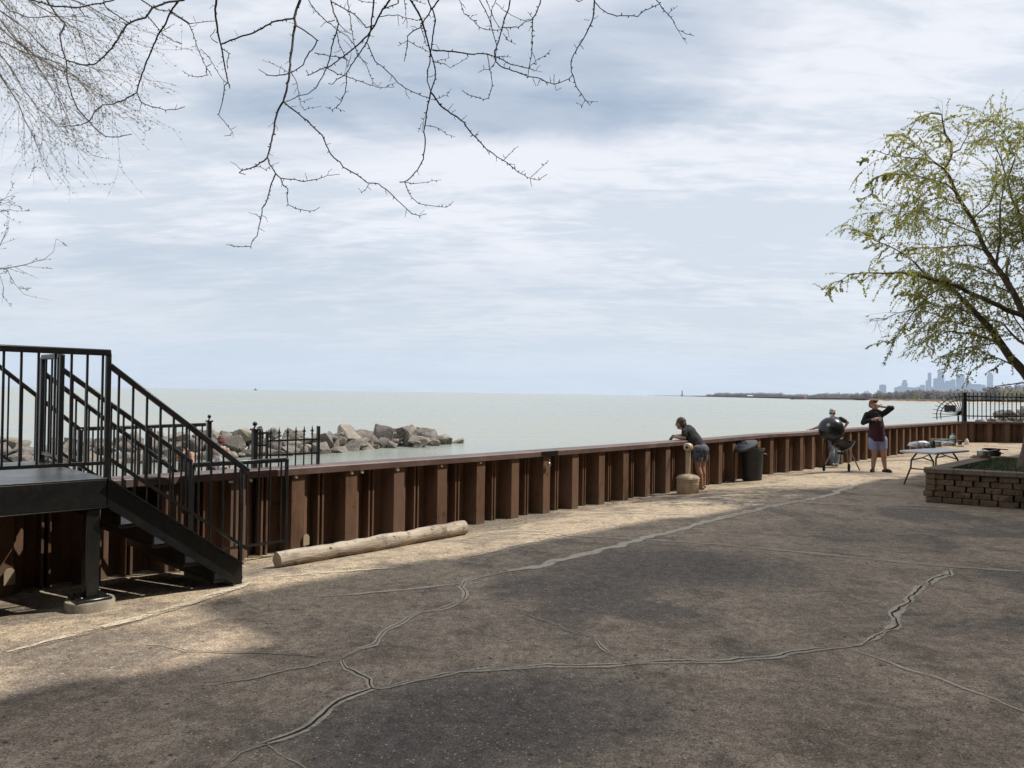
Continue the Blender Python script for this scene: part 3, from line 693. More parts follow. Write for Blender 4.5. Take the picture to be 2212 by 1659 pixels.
def spear(parent, base, top, r=0.0095):
    mb = MB(); mb.tube([base, top - V((0, 0, .10))], r, 6)
    mb.lathe([(r * 1.7, 0), (r * 1.7, .012), (r, .016)], top - V((0, 0, .115)), 8)
    for sx in (-1, 1): mb.tube([top - V((0, 0, .075)), top - V((0, 0, .07)) + UW * (.022 * sx), top - V((0, 0, .052)) + UW * (.026 * sx)], [.006, .005, .001], 5)
    mb.lathe([(r * .8, 0), (r * 1.5, .035), (r * .9, .06), (.001, .1)], top - V((0, 0, .10)), 8)
    return mb.build('spear_picket', M_BLACK, parent)
for (x, yt) in ((567, 924.5), (585.3, 923.5), (603.4, 922.5), (621.9, 921.5), (639.6, 920.5), (657.4, 919.5), (674.7, 918.5)):
    q = onn(x, -0.42); t = at(x, yt, q.y); spear(gt, V((t.x, t.y, -0.9)), t)
# padlock hanging from a shackle on the wall
s = on_wall_px(1184, 0.0); p, t_, q_ = wfr(s); pl = thing('padlock', 'small steel padlock hung under the dark patch of the wall cap', 'padlock', loc=tuple(W(s, 0.015, ZL - 0.12)))
mb = MB(); c = W(s, 0.014, ZL - 0.135); mb.frame_box(c, t_ * .026, q_ * .012, V((0, 0, .028)), ch=.005); M_STEEL = mat('bright_steel', (0.62, 0.62, 0.6), None, 8, 0.3, metal=0.9); mb.build('lock_body', M_STEEL, pl)
mb = MB(); mb.tube([c + t_ * (.017 * math.cos(R(a))) + V((0, 0, .03 + .05 * max(0, math.sin(R(a))))) for a in range(0, 181, 20)], .0045, 6); mb.build('shackle', M_STEEL, pl)

# ------------------------------------------------------------------ driftwood log
M_LOG = mat('bleached_driftwood', rot=(0, 0, -math.atan2(2.1, 1.86)), c1=(0.47, 0.40, 0.315), c2=(0.27, 0.22, 0.17), scale=9, rough=0.92, bump=1.0, bscale=22, stretch=(.16, 1, 1), c3=(0.13, 0.105, 0.08), scale3=9, amt3=0.75, bdist=0.025)
M_LOGEND = mat('cut_wood', (0.46, 0.36, 0.24), (0.34, 0.26, 0.17), 12, 0.9, 0.4)
la, lb = onground(gp(598, 1226, -0.05)), onground(gp(1003, 1154, -0.06)); ra, rb = 0.082, 0.092
lg = thing('driftwood_log', 'long bleached driftwood log lying on the concrete by the wall', 'log', loc=tuple(la))
pts, rr = [], []
for i in range(41):
    t = i / 40; p = la.lerp(lb, t); rd = ra + (rb - ra) * t; rd *= 1 + 0.13 * noise.noise(V((t * 7, 0, 3)))
    p = p + V((0, 0, rd * 0.98 + 0.0)) + NW * (0.018 * math.sin(t * 5.5) + 0.008 * noise.noise(V((t * 8, 1, 1)))); pts.append(p); rr.append(rd)
mb = MB(); mb.tube(pts, rr, 20, caps=False); d = (pts[1] - pts[0]).normalized()
o = mb.build('trunk', M_LOG, lg)
for v in o.data.vertices:
    q = v.co + la; v.co += V((noise.noise(q * 7), noise.noise(q * 7 + V((9, 9, 9))), noise.noise(q * 7 + V((3, 3, 3))))) * 0.013
for (p, dd, rd) in ((pts[0], -d, rr[0]), (pts[-1], d, rr[-1])):
    mb = MB(); mb.lathe([(rd * 1.0, -0.006), (rd * .97, 0.0), (rd * .6, 0.004), (rd * .1, 0.003)], p, 20, axis=dd); mb.build('cut_end', M_LOGEND, lg)
mb = MB()
for k in (9, 22, 31): mb.ball(pts[k] + V((.35, -.35, .5)).normalized() * rr[k] * .95, (.022, .022, .012), 8, 6)
mb.build('knot', M_LOG, lg)

# ------------------------------------------------------------------ boulders of the breakwaters
def boulder(rng, size, flat=0.75):
    bm = bmesh.new(); n = rng.randint(9, 14)
    ax = V((rng.uniform(.85, 1.25), rng.uniform(.75, 1.05), rng.uniform(.55, .85) * flat / .75)) * size
    for i in range(n):
        d = V((rng.gauss(0, 1), rng.gauss(0, 1), rng.gauss(0, 1))).normalized(); k = rng.uniform(.82, 1.12)
        bm.verts.new((d.x * ax.x * k, d.y * ax.y * k, d.z * ax.z * k))
    bmesh.ops.convex_hull(bm, input=bm.verts[:]); bmesh.ops.delete(bm, geom=[v for v in bm.verts if not v.link_faces], context='VERTS')
    bmesh.ops.bevel(bm, geom=bm.edges[:], offset=size * .035, segments=1, affect='EDGES', profile=.6, clamp_overlap=True)
    bmesh.ops.triangulate(bm, faces=bm.faces[:]); bmesh.ops.subdivide_edges(bm, edges=[e for e in bm.edges if e.calc_length() > size * .22], cuts=2, use_grid_fill=True)
    sd = V((rng.uniform(0, 50), rng.uniform(0, 50), rng.uniform(0, 50)))
    for v in bm.verts:
        q = v.co / size + sd; v.co += v.co.normalized() * size * (0.07 * noise.noise(q * 2.3) + 0.06 * noise.noise(q * 6))
    bm.verts.index_update(); mb = MB(); mb.add([v.co.copy() for v in bm.verts], [tuple(v.index for v in f.verts) for f in bm.faces]); bm.free(); return mb
rng = random.Random(11)
rock_protos = []
def place_rock(p, size, label, group, rot=None, mt=M_ROCK, flat=.75):
    mb = boulder(rng, size, flat); m = rot or (Matrix.Rotation(rng.uniform(0, 6.28), 3, 'Z') @ Matrix.Rotation(rng.uniform(-.35, .35), 3, 'X'))
    mb.v = [m @ v for v in mb.v]
    o = mb.build('boulder', mt, None, smooth=True, angle=22); o.location = p
    return tag(o, label, 'boulder', group)
GB = 'boulders heaped in the breakwater behind the gate'; LBL = 'grey angular boulder among many in the long breakwater heap'
# the breakwater runs from the left shore to its tip; (x, waterline y, top y) in plan pixels
line = [(-120, 1001, 938), (0, 1000, 958), (100, 1003, 955), (200, 1003, 945), (285, 1000, 938), (380, 996, 934), (440, 993, 935), (500, 988, 930), (560, 986, 933), (620, 984, 940), (690, 980, 936), (740, 976, 934), (790, 971, 946), (840, 965, 930), (890, 961, 924), (940, 959, 934), (985, 957.5, 949), (1002, 957, 955)]
def lerp_line(x):
    for (a, b) in zip(line, line[1:]):
        if a[0] <= x <= b[0]:
            t = (x - a[0]) / (b[0] - a[0]); return a[1] + (b[1] - a[1]) * t, a[2] + (b[2] - a[2]) * t
    return line[-1][1:]
x = -110.0
while x < 978:
    yb, yt = lerp_line(x); pb = gp(x, yb, ZW); px = FOC / pb.y
    H = (yb - yt) / px
    # front row
    sz = rng.uniform(.42, .72); place_rock(V((pb.x, pb.y + sz * .5, ZW + sz * .22)), sz, LBL, GB, mt=M_ROCK2 if rng.random() < .25 else M_ROCK)
    if rng.random() < .6:
        sz2 = rng.uniform(.22, .38); place_rock(V((pb.x + rng.uniform(-.5, .5), pb.y - .15, ZW + sz2 * .2)), sz2, LBL, GB, mt=M_ROCK2 if rng.random() < .5 else M_ROCK)
    if H > .55:
        sz = rng.uniform(.5, .85); place_rock(V((pb.x + rng.uniform(-.3, .3), pb.y + rng.uniform(1.0, 1.5), ZW + max(.25, H * .58 - .12))), sz, LBL, GB)
    if H > .85:
        sz = rng.uniform(.5, .8); place_rock(V((pb.x + rng.uniform(-.3, .3), pb.y + rng.uniform(1.9, 2.8), ZW + H * 1.04 - sz * .6)), sz, LBL, GB, mt=M_ROCK2 if rng.random() < .4 else M_ROCK)
    x += px * rng.uniform(.60, .88)
def rock_at(x, y, Y, size, label, mt=M_ROCK, flat=.75, rot=None):
    return place_rock(at(x, y, Y), size, label, GB, rot=rot, mt=mt, flat=flat)
rock_at(872, 931, 47.6, .72, 'dark wedge boulder perched highest near the tip of the breakwater', flat=.6, rot=Matrix.Rotation(.35, 3, 'Y'))
rock_at(826, 943, 46.5, .95, 'large rounded grey boulder standing left of the perched wedge boulder', flat=1.0)
rock_at(874, 950, 46.8, .78, 'blocky grey boulder directly below the perched wedge boulder', flat=.95)
rock_at(752, 944, 44.0, 1.15, 'big pale boulder right of the iron gate end post', flat=.8, mt=M_ROCK2)
rock_at(925, 944, 48.5, .85, 'sloping dark boulder just right of the perched wedge boulder', flat=.8, rot=Matrix.Rotation(.4, 3, 'Y'))
rock_at(908, 953, 46.3, .75, 'pale slanting slab boulder at the water near the breakwater tip', flat=.55, mt=M_ROCK2)
rock_at(530, 941, 38.6, .85, 'broad flat topped boulder showing between the two ball posts', flat=.5, mt=M_ROCK2)
for (x, y, Y, s_) in ((950, 953, 48.6, .55), (962, 951, 49.4, .6), (972, 954, 49.2, .42), (938, 956, 47.6, .45), (900, 957, 46.0, .35), (848, 961, 45.2, .4), (700, 972, 41.5, .5), (715, 962, 42.6, .7), (790, 958, 45.0, .8), (806, 963, 44.5, .5), (640, 962, 40.8, .8), (660, 970, 40.3, .6), (600, 968, 39.2, .7)):
    place_rock(at(x, y, Y), s_, LBL, GB, mt=M_ROCK2 if rng.random() < .4 else M_ROCK)
rock_at(989, 953.5, 50.3, .6, 'low pale boulder forming the tip of the breakwater', flat=.55, mt=M_ROCK2)
# rocks beyond the return wall on the right
GR = 'boulders beyond the picket fence'
for i in range(80):
    x = rng.uniform(2105, 2290); tt = (x - 2092) / 150; Y = rng.uniform(36, 46)
    ytop = 905 - 25 * min(1.0, max(0, (x - 2120) / 60)) ; y = rng.uniform(ytop + 8, 928)
    place_rock(at(x, y, Y), rng.uniform(.2, .42), 'grey boulder in the heap behind the picket fence at far right', GR, mt=M_ROCK2 if rng.random() < .35 else M_ROCK)
mb = MB(); mb.add([(19.5, 33.2, -1.45), (60, 33.2, -.9), (60, 60, -.6), (30, 55, -1.6), (22, 42, -1.7)], [(0, 1, 2, 3, 4)]); tag(mb.build('shore_land', M_SAND), kind='structure')

# ------------------------------------------------------------------ fan spike gate and picket fence at the corner
fan = thing('fan_spike_guard', 'black iron fan of spikes with a small sign at the wall corner', 'fence', loc=(18.85, 32.62, 0))
YF = 32.62
def FP(cxx, cyy): return at((3640 + cxx / 5.643) / 1.8227, (1520 + cyy / 5.643) / 1.8227, YF)
def ell(cx0, cy0, ra_, rb_, a0, a1, n=26): return [FP(cx0 + ra_ * math.cos(R(a0 + (a1 - a0) * i / n)), cy0 - rb_ * math.sin(R(a0 + (a1 - a0) * i / n))) for i in range(n + 1)]
mb = MB(); mb.tube(ell(835, 640, 565, 408, 86, 180) + [FP(278, 745)], .020, 6); mb.build('arch_bar', M_BLACK, fan)
mb = MB(); mb.tube(ell(835, 640, 478, 330, 86, 180) + [FP(368, 728)], .020, 6); mb.build('arch_bar', M_BLACK, fan)
for (ex, ey) in ((758, 145), (650, 155), (540, 180), (450, 230), (372, 290), (295, 350), (235, 428), (192, 516), (178, 613), (180, 704)):
    mb = MB(); mb.tube([FP(835 - .06 * (835 - ex), 640 - .06 * (640 - ey)), FP(ex, ey)], [.016, .012], 5); mb.build('spike', M_BLACK, fan)
mb = MB(); mb.lathe([(.055, -.03), (.055, .03)], FP(832, 637), 14, axis=(0, 1, 0)); mb.build('hub', M_STEEL, fan)
mb = MB(); mb.beam(FP(750, 800), FP(750, 660), .05, .05); mb.build('bracket', M_BLACK, fan)
M_SIGN = mat('weathered_sign', (0.12, 0.115, 0.11), (0.16, 0.15, 0.14), 30, 0.6)
mb = MB(); c = (FP(450, 425) + FP(705, 572)) / 2; c.y += .03; hx = (FP(705, 425) - FP(450, 425)).length / 2; hz_ = (FP(450, 425) - FP(450, 572)).length / 2
mb.frame_box(c, V((hx, 0, 0)), V((0, .006, 0)), V((0, 0, hz_))); mb.build('sign_plate', M_SIGN, fan, smooth=False)
pf = thing('picket_fence', 'black iron picket fence on top of the return wall', 'fence', loc=(20, YF, .8))
mb = MB(); mb.beam(FP(884, 815), FP(882, 148), .155 * 1.05 * .95, .155 * .95, ch=.01); mb.build('post', M_BLACK, pf)
mb = MB(); mb.beam(FP(884, 148), FP(884, 141), .17, .17); mb.build('post_cap', M_BLACK, pf)
for y0, y1 in ((233, 245), (316, 328), (664, 698)):
    mb = MB(); a, b = FP(905, y0), FP(905 + 1500, y0 + (y1 - y0) * 1500 / 1310); b.z = a.z; mb.beam(a, b, .035, .045); mb.build('rail', M_BLACK, pf)
for i in range(15):
    xx = 990 + 95.5 * i; mb = MB(); t = FP(xx, 150 + 8 * i / 12); b = FP(xx, 738 + 22 * i / 12); mb.beam(b, t, .026, .026); mb.tube([t, t + V((0, 0, .04))], [.014, .002], 6); mb.build('picket', M_BLACK, pf)
for xx in (905 + 1480,):
    mb = MB(); mb.beam(FP(xx, 815), FP(xx, 148), .14, .14); mb.build('post', M_BLACK, pf)
# ------------------------------------------------------------------ far shore, wood, pier, light tower, skyline
rng = random.Random(5)
SH = [(1475, 3300), (1528, 2800), (1590, 2750), (1650, 2680), (1710, 2550), (1766, 2350), (1810, 1900), (1840, 1500), (1865, 1060), (1900, 900), (1950, 820), (2016, 770), (2100, 760), (2212, 770), (2400, 700), (2800, 560), (3500, 350)]
def shp(x, Y, z=ZW): p = at(x, 860, Y); return V((p.x, p.y, z))
front = [shp(x, Y) for (x, Y) in SH]
M_FSAND = mat('far_sand', (0.52, 0.40, 0.27), (0.44, 0.34, 0.23), 0.05, 0.95)
M_LAND = mat('scrub_land', (0.19, 0.155, 0.11), (0.14, 0.13, 0.075), 0.03, 0.95)
mb = MB(); n = len(front)
b1 = [p + V((p.x * .02 + 12, 30, 1.6)) for p in front]; b2 = [p + V((p.x * .05 + 30, 60, 2.6)) for p in front]; b3 = [p + V((2500 if p.x > 700 else 600, 5000, 4)) for p in front]
mb.add([p - V((0, 0, .3)) for p in front] + b1 + b2, [(r * n + i, r * n + i + 1, (r + 1) * n + i + 1, (r + 1) * n + i) for r in range(2) for i in range(n - 1)])
fb = MB(); fb.add([p - V((0, 0, .3)) for p in front[6:]] + b1[6:], [(i, i + 1, i + 1 + n - 6, i + n - 6) for i in range(n - 7)])
tag(fb.build('far_beach', M_FSAND), kind='structure')
lb_ = MB(); lb_.add([p + V((0, 0, -.02 if i > 5 else -1.4)) for i, p in enumerate(b1)] + b2 + b3, [(r * n + i, r * n + i + 1, (r + 1) * n + i + 1, (r + 1) * n + i) for r in range(2) for i in range(n - 1)])
tag(lb_.build('shore_land', M_LAND), kind='structure')
def wood_mat(name, a, b, c):
    m = bpy.data.materials.new(name); m.use_nodes = True; t = NT(m.node_tree); q = t.n['Principled BSDF']; q.inputs['Roughness'].default_value = .9
    co = t.new('ShaderNodeTexCoord').outputs['Object']
    k = t.mix(t.ramp(t.noise(co, .012, 3), .4, .6), a, b); k = t.mix(t.ramp(t.noise(t.mapping(co, loc=(50, 3, 0)), .02, 3), .55, .65), k, c)
    t.link(k, q.inputs['Base Color']); return m
M_WOOD = wood_mat('bare_wood', (0.145, 0.12, 0.112), (0.115, 0.10, 0.09), (0.19, 0.195, 0.08))
wv, wf_ = [], []
def crown(c, rx, rz, n, leaf):
    for i in range(n):
        d = V((rng.gauss(0, 1), rng.gauss(0, 1), rng.gauss(0, 1))).normalized() * (rng.random() ** .45)
        p = c + V((d.x * rx, d.y * rx, d.z * rz)); a = V((rng.gauss(0, 1), rng.gauss(0, 1), rng.gauss(0, 1))).normalized(); b = a.orthogonal().normalized()
        l = leaf * rng.uniform(.6, 1.5); k = len(wv); wv.extend([p + a * l, p - a * l * .5 + b * l * .7, p - a * l * .5 - b * l * .7]); wf_.append((k, k + 1, k + 2))
def shore_at(x):
    for (a, b) in zip(SH, SH[1:]):
        if a[0] <= x <= b[0]:
            t = (x - a[0]) / (b[0] - a[0]); return a[1] + (b[1] - a[1]) * t
    return SH[-1][1]
x = 1528.0
while x < 2300:
    Y = shore_at(x); px = FOC / Y
    for row in range(3):
        back = rng.uniform(25, 90) + row * 70 if x > 1850 else rng.uniform(5, 60)
        Yr = Y + back
        top = 850 if x < 1700 else (852 if x < 1780 else (851.5 if x < 1870 else (850 if x < 1960 else 846.5)))
        if x < 1545: top = 853
        if 1690 < x < 1760: top = 853.5
        if x > 2120: top = 840
        top += 3 * noise.noise(V((x * .035, row * 3, 2))) + 2.2 * noise.noise(V((x * .15, row * 3, 7)))
        ht = max(3.0, (at(x, top, Yr).z - ZW) * rng.uniform(.72, 1.08)); rx = ht * rng.uniform(.32, .5) if Y < 1500 else ht * rng.uniform(.5, .8)
        b = shp(x + rng.uniform(-2, 2), Yr, 0.6)
        crown(b + V((0, 0, ht * .55)), rx, ht * .5, 170 if Y < 1500 else 110, ht * .085)
        crown(b + V((0, 0, ht * .25)), rx * 1.3, ht * .32, 110, ht * .09)
    x += max(1.6, px * 6.0) * rng.uniform(.6, 1.0)
mb = MB(); mb.add(wv, wf_); o = mb.build('far_wood', M_WOOD, smooth=False); tag(o, 'bare grey brown wood lining the far shore', 'wood', kind='stuff')
# scrubby dune grass in front of the wood
wv, wf_ = [], []
for i in range(900):
    x = rng.uniform(1880, 2280); Y = shore_at(x) + rng.uniform(14, 30); crown(shp(x, Y, 0.2), 2.2, .8, 9, .6)
mb = MB(); mb.add(wv, wf_); o = mb.build('dune_scrub', mat('dune_scrub', (0.24, 0.18, 0.13), (0.19, 0.15, 0.10), .1, .95), smooth=False); tag(o, 'low brown scrub on the sand below the far wood', 'scrub', kind='stuff')
# pier and light tower
M_PIER = mat('pier_stone', (0.13, 0.12, 0.11), (0.09, 0.085, 0.08), .3, .9)
pa, pb = shp(1711, 1010, 0), shp(1900, 1150, 0)
pr = thing('stone_pier', 'low dark stone pier running out from the far beach', 'pier', loc=tuple(pa))
mb = MB(); vs = []; d = (pb - pa).normalized(); q = V((-d.y, d.x, 0))
for i in range(61):
    p = pa.lerp(pb, i / 60); h = .0 + .35 * noise.noise(p * .2)
    for (o_, z) in ((-3.2, ZW - .5), (-2, ZW + 1.0 + h), (2, ZW + 1.0 + h), (3.2, ZW - .5)): vs.append(p + q * o_ + V((0, 0, z)))
mb.add(vs, [(i * 4 + j, i * 4 + j + 1, i * 4 + j + 5, i * 4 + j + 4) for i in range(60) for j in range(3)] + [(0, 1, 2, 3)]); mb.build('stone_mound', M_PIER, pr, smooth=False)
M_RED = mat('red_tower_paint', (0.45, 0.06, 0.07), (0.35, 0.05, 0.05), .5, .6); M_PALE = mat('pale_tower_paint', (0.62, 0.6, 0.58), None, .5, .6)
lp = shp(1739.5, 1042, ZW + 1.0); lt = thing('light_tower', 'small red and white light tower standing on the pier', 'lighthouse', loc=tuple(lp))
mb = MB(); mb.lathe([(1.9, 0), (1.75, .3), (1.4, 3.0), (1.5, 3.1)], lp, 12); mb.build('tower_base', M_RED, lt)
mb = MB(); mb.lathe([(.9, 3.1), (.75, 5.2), (1.0, 5.3), (1.0, 5.5)], lp, 12); mb.build('lantern_room', M_PALE, lt)
mb = MB(); mb.lathe([(.7, 5.5), (.4, 6.1), (.05, 6.5)], lp, 12); mb.build('roof', M_RED, lt)
# water intake tower, white hall, boat
cp = shp(1473.5, 4200, ZW); cr_ = thing('intake_tower', 'faint slim tower standing in the lake left of the far wood', 'tower', loc=tuple(cp)); M_FAR = mat('far_grey', (0.22, 0.23, 0.25), None, .1, .8)
mb = MB(); mb.lathe([(7, 0), (7, 5), (4, 6), (3, 24), (4, 25), (4, 27)], cp, 10); mb.build('shaft', M_FAR, cr_); mb = MB(); mb.lathe([(4, 27), (2, 30), (.3, 31)], cp, 10); mb.build('roof', M_FAR, cr_)
wp_ = shp(1619, 2680, .2); wh = thing('white_hall', 'low white building at the foot of the far wood', 'building', loc=tuple(wp_)); mb = MB(); mb.box(wp_ + V((0, -6, 2.0)), (19, 8, 4)); mb.build('wall', M_PALE, wh, smooth=False)
mb = MB(); mb.add([wp_ + V(p) for p in ((-10, -10.4, 4.02), (10, -10.4, 4.02), (10, -1.6, 4.02), (-10, -1.6, 4.02), (-8, -6, 6), (8, -6, 6))], [(0, 1, 5, 4), (1, 2, 5), (2, 3, 4, 5), (3, 0, 4)]); mb.build('roof', M_PALE, wh, smooth=False)
bp_ = shp(551, 3000, ZW); bt = thing('work_boat', 'tiny dark boat on the horizon at left', 'boat', loc=tuple(bp_)); M_HULL = mat('dark_hull', (0.05, 0.06, 0.075), None, .5, .6)
mb = MB(); vs = []
for (xx, wd, z0, z1) in ((-8, .5, .6, 2.2), (-6, 2.2, 0, 1.8), (0, 2.6, 0, 1.6), (6, 2.4, 0, 1.8), (8.5, .1, 1.0, 2.8)):
    vs += [bp_ + V((xx, -wd, z1)), bp_ + V((xx, -wd * .6, z0)), bp_ + V((xx, wd * .6, z0)), bp_ + V((xx, wd, z1))]
mb.add(vs, [(i * 4 + j, i * 4 + (j + 1) % 4, i * 4 + 4 + (j + 1) % 4, i * 4 + 4 + j) for i in range(4) for j in range(4)] + [(3, 2, 1, 0), (16, 17, 18, 19)]); mb.build('hull', M_HULL, bt, smooth=False)
mb = MB(); mb.box(bp_ + V((1, 0, 3.4)), (5, 3.4, 3.4)); mb.box(bp_ + V((1.4, 0, 5.9)), (3, 2.6, 1.6)); mb.build('cabin', M_HULL, bt, smooth=False); mb = MB(); mb.tube([bp_ + V((1, 0, 6.6)), bp_ + V((1, 0, 10.5))], .22, 5); mb.build('mast', M_HULL, bt)
# skyline: real heights, twelve kilometres away
def tower_mat(name, a, b):
    m = bpy.data.materials.new(name); m.use_nodes = True; t = NT(m.node_tree); q = t.n['Principled BSDF']; q.inputs['Roughness'].default_value = .5
    co = t.new('ShaderNodeTexCoord').outputs['Object']; sp = t.new('ShaderNodeSeparateXYZ'); t.link(co, sp.inputs[0])
    s_ = t.math('FRACT', t.math('MULTIPLY', sp.outputs[0], 1 / 9.0)); z_ = t.math('FRACT', t.math('MULTIPLY', sp.outputs[2], 1 / 12.0))
    k = t.math('MULTIPLY', t.math('GREATER_THAN', s_, .45), t.math('GREATER_THAN', z_, .35)); t.link(t.mix(k, a, b), q.inputs['Base Color']); return m
MT = [tower_mat('tower_dark', (0.045, 0.05, 0.065), (0.025, 0.03, 0.045)), tower_mat('tower_stone', (0.12, 0.115, 0.12), (0.055, 0.06, 0.075)), tower_mat('tower_glass', (0.085, 0.10, 0.13), (0.045, 0.06, 0.085))]
YS = 12000.0; GSKY = 'towers of the far skyline'
def sx_(c): return (3400 + c / 3.5) / 1.8227
def tower(c0, c1, ytop, m, label, shape='flat', dy=0.0, steps=None):
    Y = YS + dy; x0, x1 = sx_(c0), sx_(c1); z1 = at((x0 + x1) / 2, (1420 + ytop / 3.5) / 1.8227, Y).z
    a, b = shp(x0, Y, 0), shp(x1, Y, 0); c = (a + b) / 2; wd = (b - a).length; o = thing('skyscraper', label, 'skyscraper', loc=(c.x, c.y, 0), group=GSKY)
    mb = MB(); dp = wd * .8
    if shape == 'taper':
        vs = [c + V((i * wd / 2 * k, j * dp / 2 * k, z)) for (k, z) in ((1, 0), (.66, z1)) for (i, j) in ((-1, -1), (1, -1), (1, 1), (-1, 1))]
        mb.add(vs, [(3, 2, 1, 0), (4, 5, 6, 7), (0, 1, 5, 4), (1, 2, 6, 5), (2, 3, 7, 6), (3, 0, 4, 7)])
    else:
        for (f, k) in (steps or ((1.0, 1.0),)):
            mb.frame_box(c + V((0, 0, z1 * f / 2)), V((wd * k / 2, 0, 0)), V((0, dp * k / 2, 0)), V((0, 0, z1 * f / 2)))
    mb.build('shaft', m, o, smooth=False)
    if shape == 'taper':
        for i in (-1, 1): mb = MB(); mb.tube([c + V((i * wd * .17, 0, z1)), c + V((i * wd * .17, 0, z1 + 100))], [4, 1.2], 5); mb.build('antenna', MT[1], o)
    elif shape == 'dome':
        mb = MB(); mb.lathe([(wd * .5, z1 - 30), (wd * .45, z1), (wd * .28, z1 + 25), (wd * .08, z1 + 40), (1, z1 + 60)], c, 10); mb.build('crown', m, o)
    else:
        mb = MB(); mb.frame_box(c + V((0, 0, z1 + 4)), V((wd * .32, 0, 0)), V((0, dp * .3, 0)), V((0, 0, 5))); mb.build('roof_house', m, o, smooth=False)
    return o
tower(228, 298, 338, MT[0], 'wide dark slab tower standing alone at the skyline’s left end'.replace('’', "'"))
tower(430, 480, 372, MT[2], 'low block in the twin stepped pair left of the curved slim tower')
tower(481, 517, 356, MT[1], 'taller half of the low stepped pair near the skyline left')
tower(533, 594, 275, MT[2], 'slim pale tower narrowing at its shoulder left of the gap', steps=((.86, 1.0), (1.0, .72)))
tower(600, 670, 375, MT[1], 'low broad block just right of the slim shouldered tower')
tower(640, 760, 378, MT[2], 'long low block in the middle of the skyline gap', dy=300)
tower(735, 800, 366, MT[1], 'low block left of the small dark cube topped tower', dy=500)
tower(786, 836, 340, MT[0], 'small dark cube topped tower left of the thin tall shaft')
tower(860, 896, 278, MT[2], 'shorter shoulder tower attached left of the thin tall shaft')
tower(889, 925, 172, MT[2], 'thin tall flat topped shaft left of the tapering tower', dy=120)
tower(900, 950, 365, MT[1], 'low block at the foot of the thin tall shaft', dy=-200)
tower(969, 1022, 252, MT[2], 'square pale tower leaning against the tapering dark tower', dy=200)
tower(1018, 1108, 146, MT[0], 'tallest dark tapering tower with two roof antennas', shape='taper')
tower(1075, 1128, 370, MT[1], 'low pale block right at the tapering tower foot', dy=-300)
tower(1124, 1200, 285, MT[2], 'broad pale tower right of the tapering dark tower', steps=((.92, 1.0), (1.0, .7)))
tower(1206, 1256, 265, MT[2], 'pale slim tower right behind the broad pale tower', dy=250)
tower(1272, 1300, 362, MT[1], 'low slim block left of the tall flat stone shaft')
tower(1294, 1372, 192, MT[2], 'tall flat topped stone shaft left of the domed tower')
tower(1382, 1430, 342, MT[1], 'low block left below the domed tower')
tower(1418, 1474, 300, MT[1], 'slim tower topped by a pointed dome', shape='dome')
tower(1416, 1628, 332, MT[0], 'long dark flat block below the domed tower', dy=-300)
tower(1630, 1712, 372, MT[2], 'low pale block right of the long dark block')
tower(1712, 1770, 170, MT[2], 'pale tall tower half hidden behind the willow leaves', steps=((.9, 1.0), (.96, .8), (1.0, .5)))
tower(2096, 2150, 330, MT[0], 'dark tower at the right edge of the skyline')
tower(2140, 2240, 338, MT[0], 'broad dark block at the right edge of the skyline', dy=200)
tower(1780, 2090, 385, MT[1], 'low long block behind the willow at right', dy=400)

# ------------------------------------------------------------------ haze over the lake
hz_m = bpy.data.materials.new('haze'); hz_m.use_nodes = True; t = NT(hz_m.node_tree); t.n.remove(t.n['Principled BSDF'])
pv = t.new('ShaderNodeVolumePrincipled'); pv.inputs['Color'].default_value = (0.62, 0.76, 1.0, 1); pv.inputs['Density'].default_value = 0.000045; pv.inputs['Anisotropy'].default_value = 0.2
t.link(pv.outputs[0], t.n['Material Output'].inputs['Volume'])
mb = MB(); hx0, hx1, hy0, hy1, hz0, hz1 = -13400, 13400, -400, 13400, -2.8, 480
vs = [(x, y, z) for z in (hz0, hz1) for (x, y) in ((hx0, hy0), (hx1, hy0), (hx1, hy1), (hx0, hy1))]
mb.add(vs, [(3, 2, 1, 0), (4, 5, 6, 7), (0, 1, 5, 4), (1, 2, 6, 5), (2, 3, 7, 6), (3, 0, 4, 7)]); o = mb.build('haze', hz_m, smooth=False); tag(o, kind='stuff')
# ------------------------------------------------------------------ block planter
M_BLOCK = mat('split_block', (0.195, 0.132, 0.08), (0.125, 0.086, 0.054), 4, 0.95, 1.0, bscale=14, c3=(0.05, 0.038, 0.028), scale3=2.5, amt3=0.75, bdist=0.05)
M_COPING = mat('coping_block', (0.21, 0.165, 0.115), (0.15, 0.115, 0.08), 6, 0.9, 0.6, bscale=40)
M_SOIL = mat('soil', (0.07, 0.05, 0.035), (0.045, 0.032, 0.024), 10, 1.0, 0.8)
A0 = gp(1998.5, 1084.5, 0); A0.z = 0
dF = V((1.26, -.70, 0)).normalized(); dS = V((0.685, 0.728, 0)); LF, LS = 3.6, 4.45
planter = thing('block_planter', 'raised tan block planter full of grass under the leafing tree', 'planter', loc=tuple(A0))
rng = random.Random(3); NC, HB = 5, 0.102
def wallrun(p, d, L, inw, name):
    mb = MB(); t = .16
    for r in range(NC):
        x = -0.0 if r % 2 == 0 else -.14; zc = HB * (r + .5)
        while x < L:
            l = rng.uniform(.25, .32); x0, x1 = max(0, x), min(L, x + l)
            if x1 - x0 > .04:
                k = rng.uniform(-.022, .03) + .022 * (2 - r) * .5; c = p + d * ((x0 + x1) / 2) + inw * (t / 2 - k) + V((0, 0, zc))
                mb.frame_box(c, d * ((x1 - x0) / 2 - rng.uniform(.003, .016)), inw * (t / 2), V((0, 0, HB / 2 - .002)), ch=.012)
            x += l
    return mb.build(name, M_BLOCK, planter, angle=30)
inF = (dS - dF * dS.dot(dF)).normalized(); inS = (dF - dS * dF.dot(dS)).normalized()
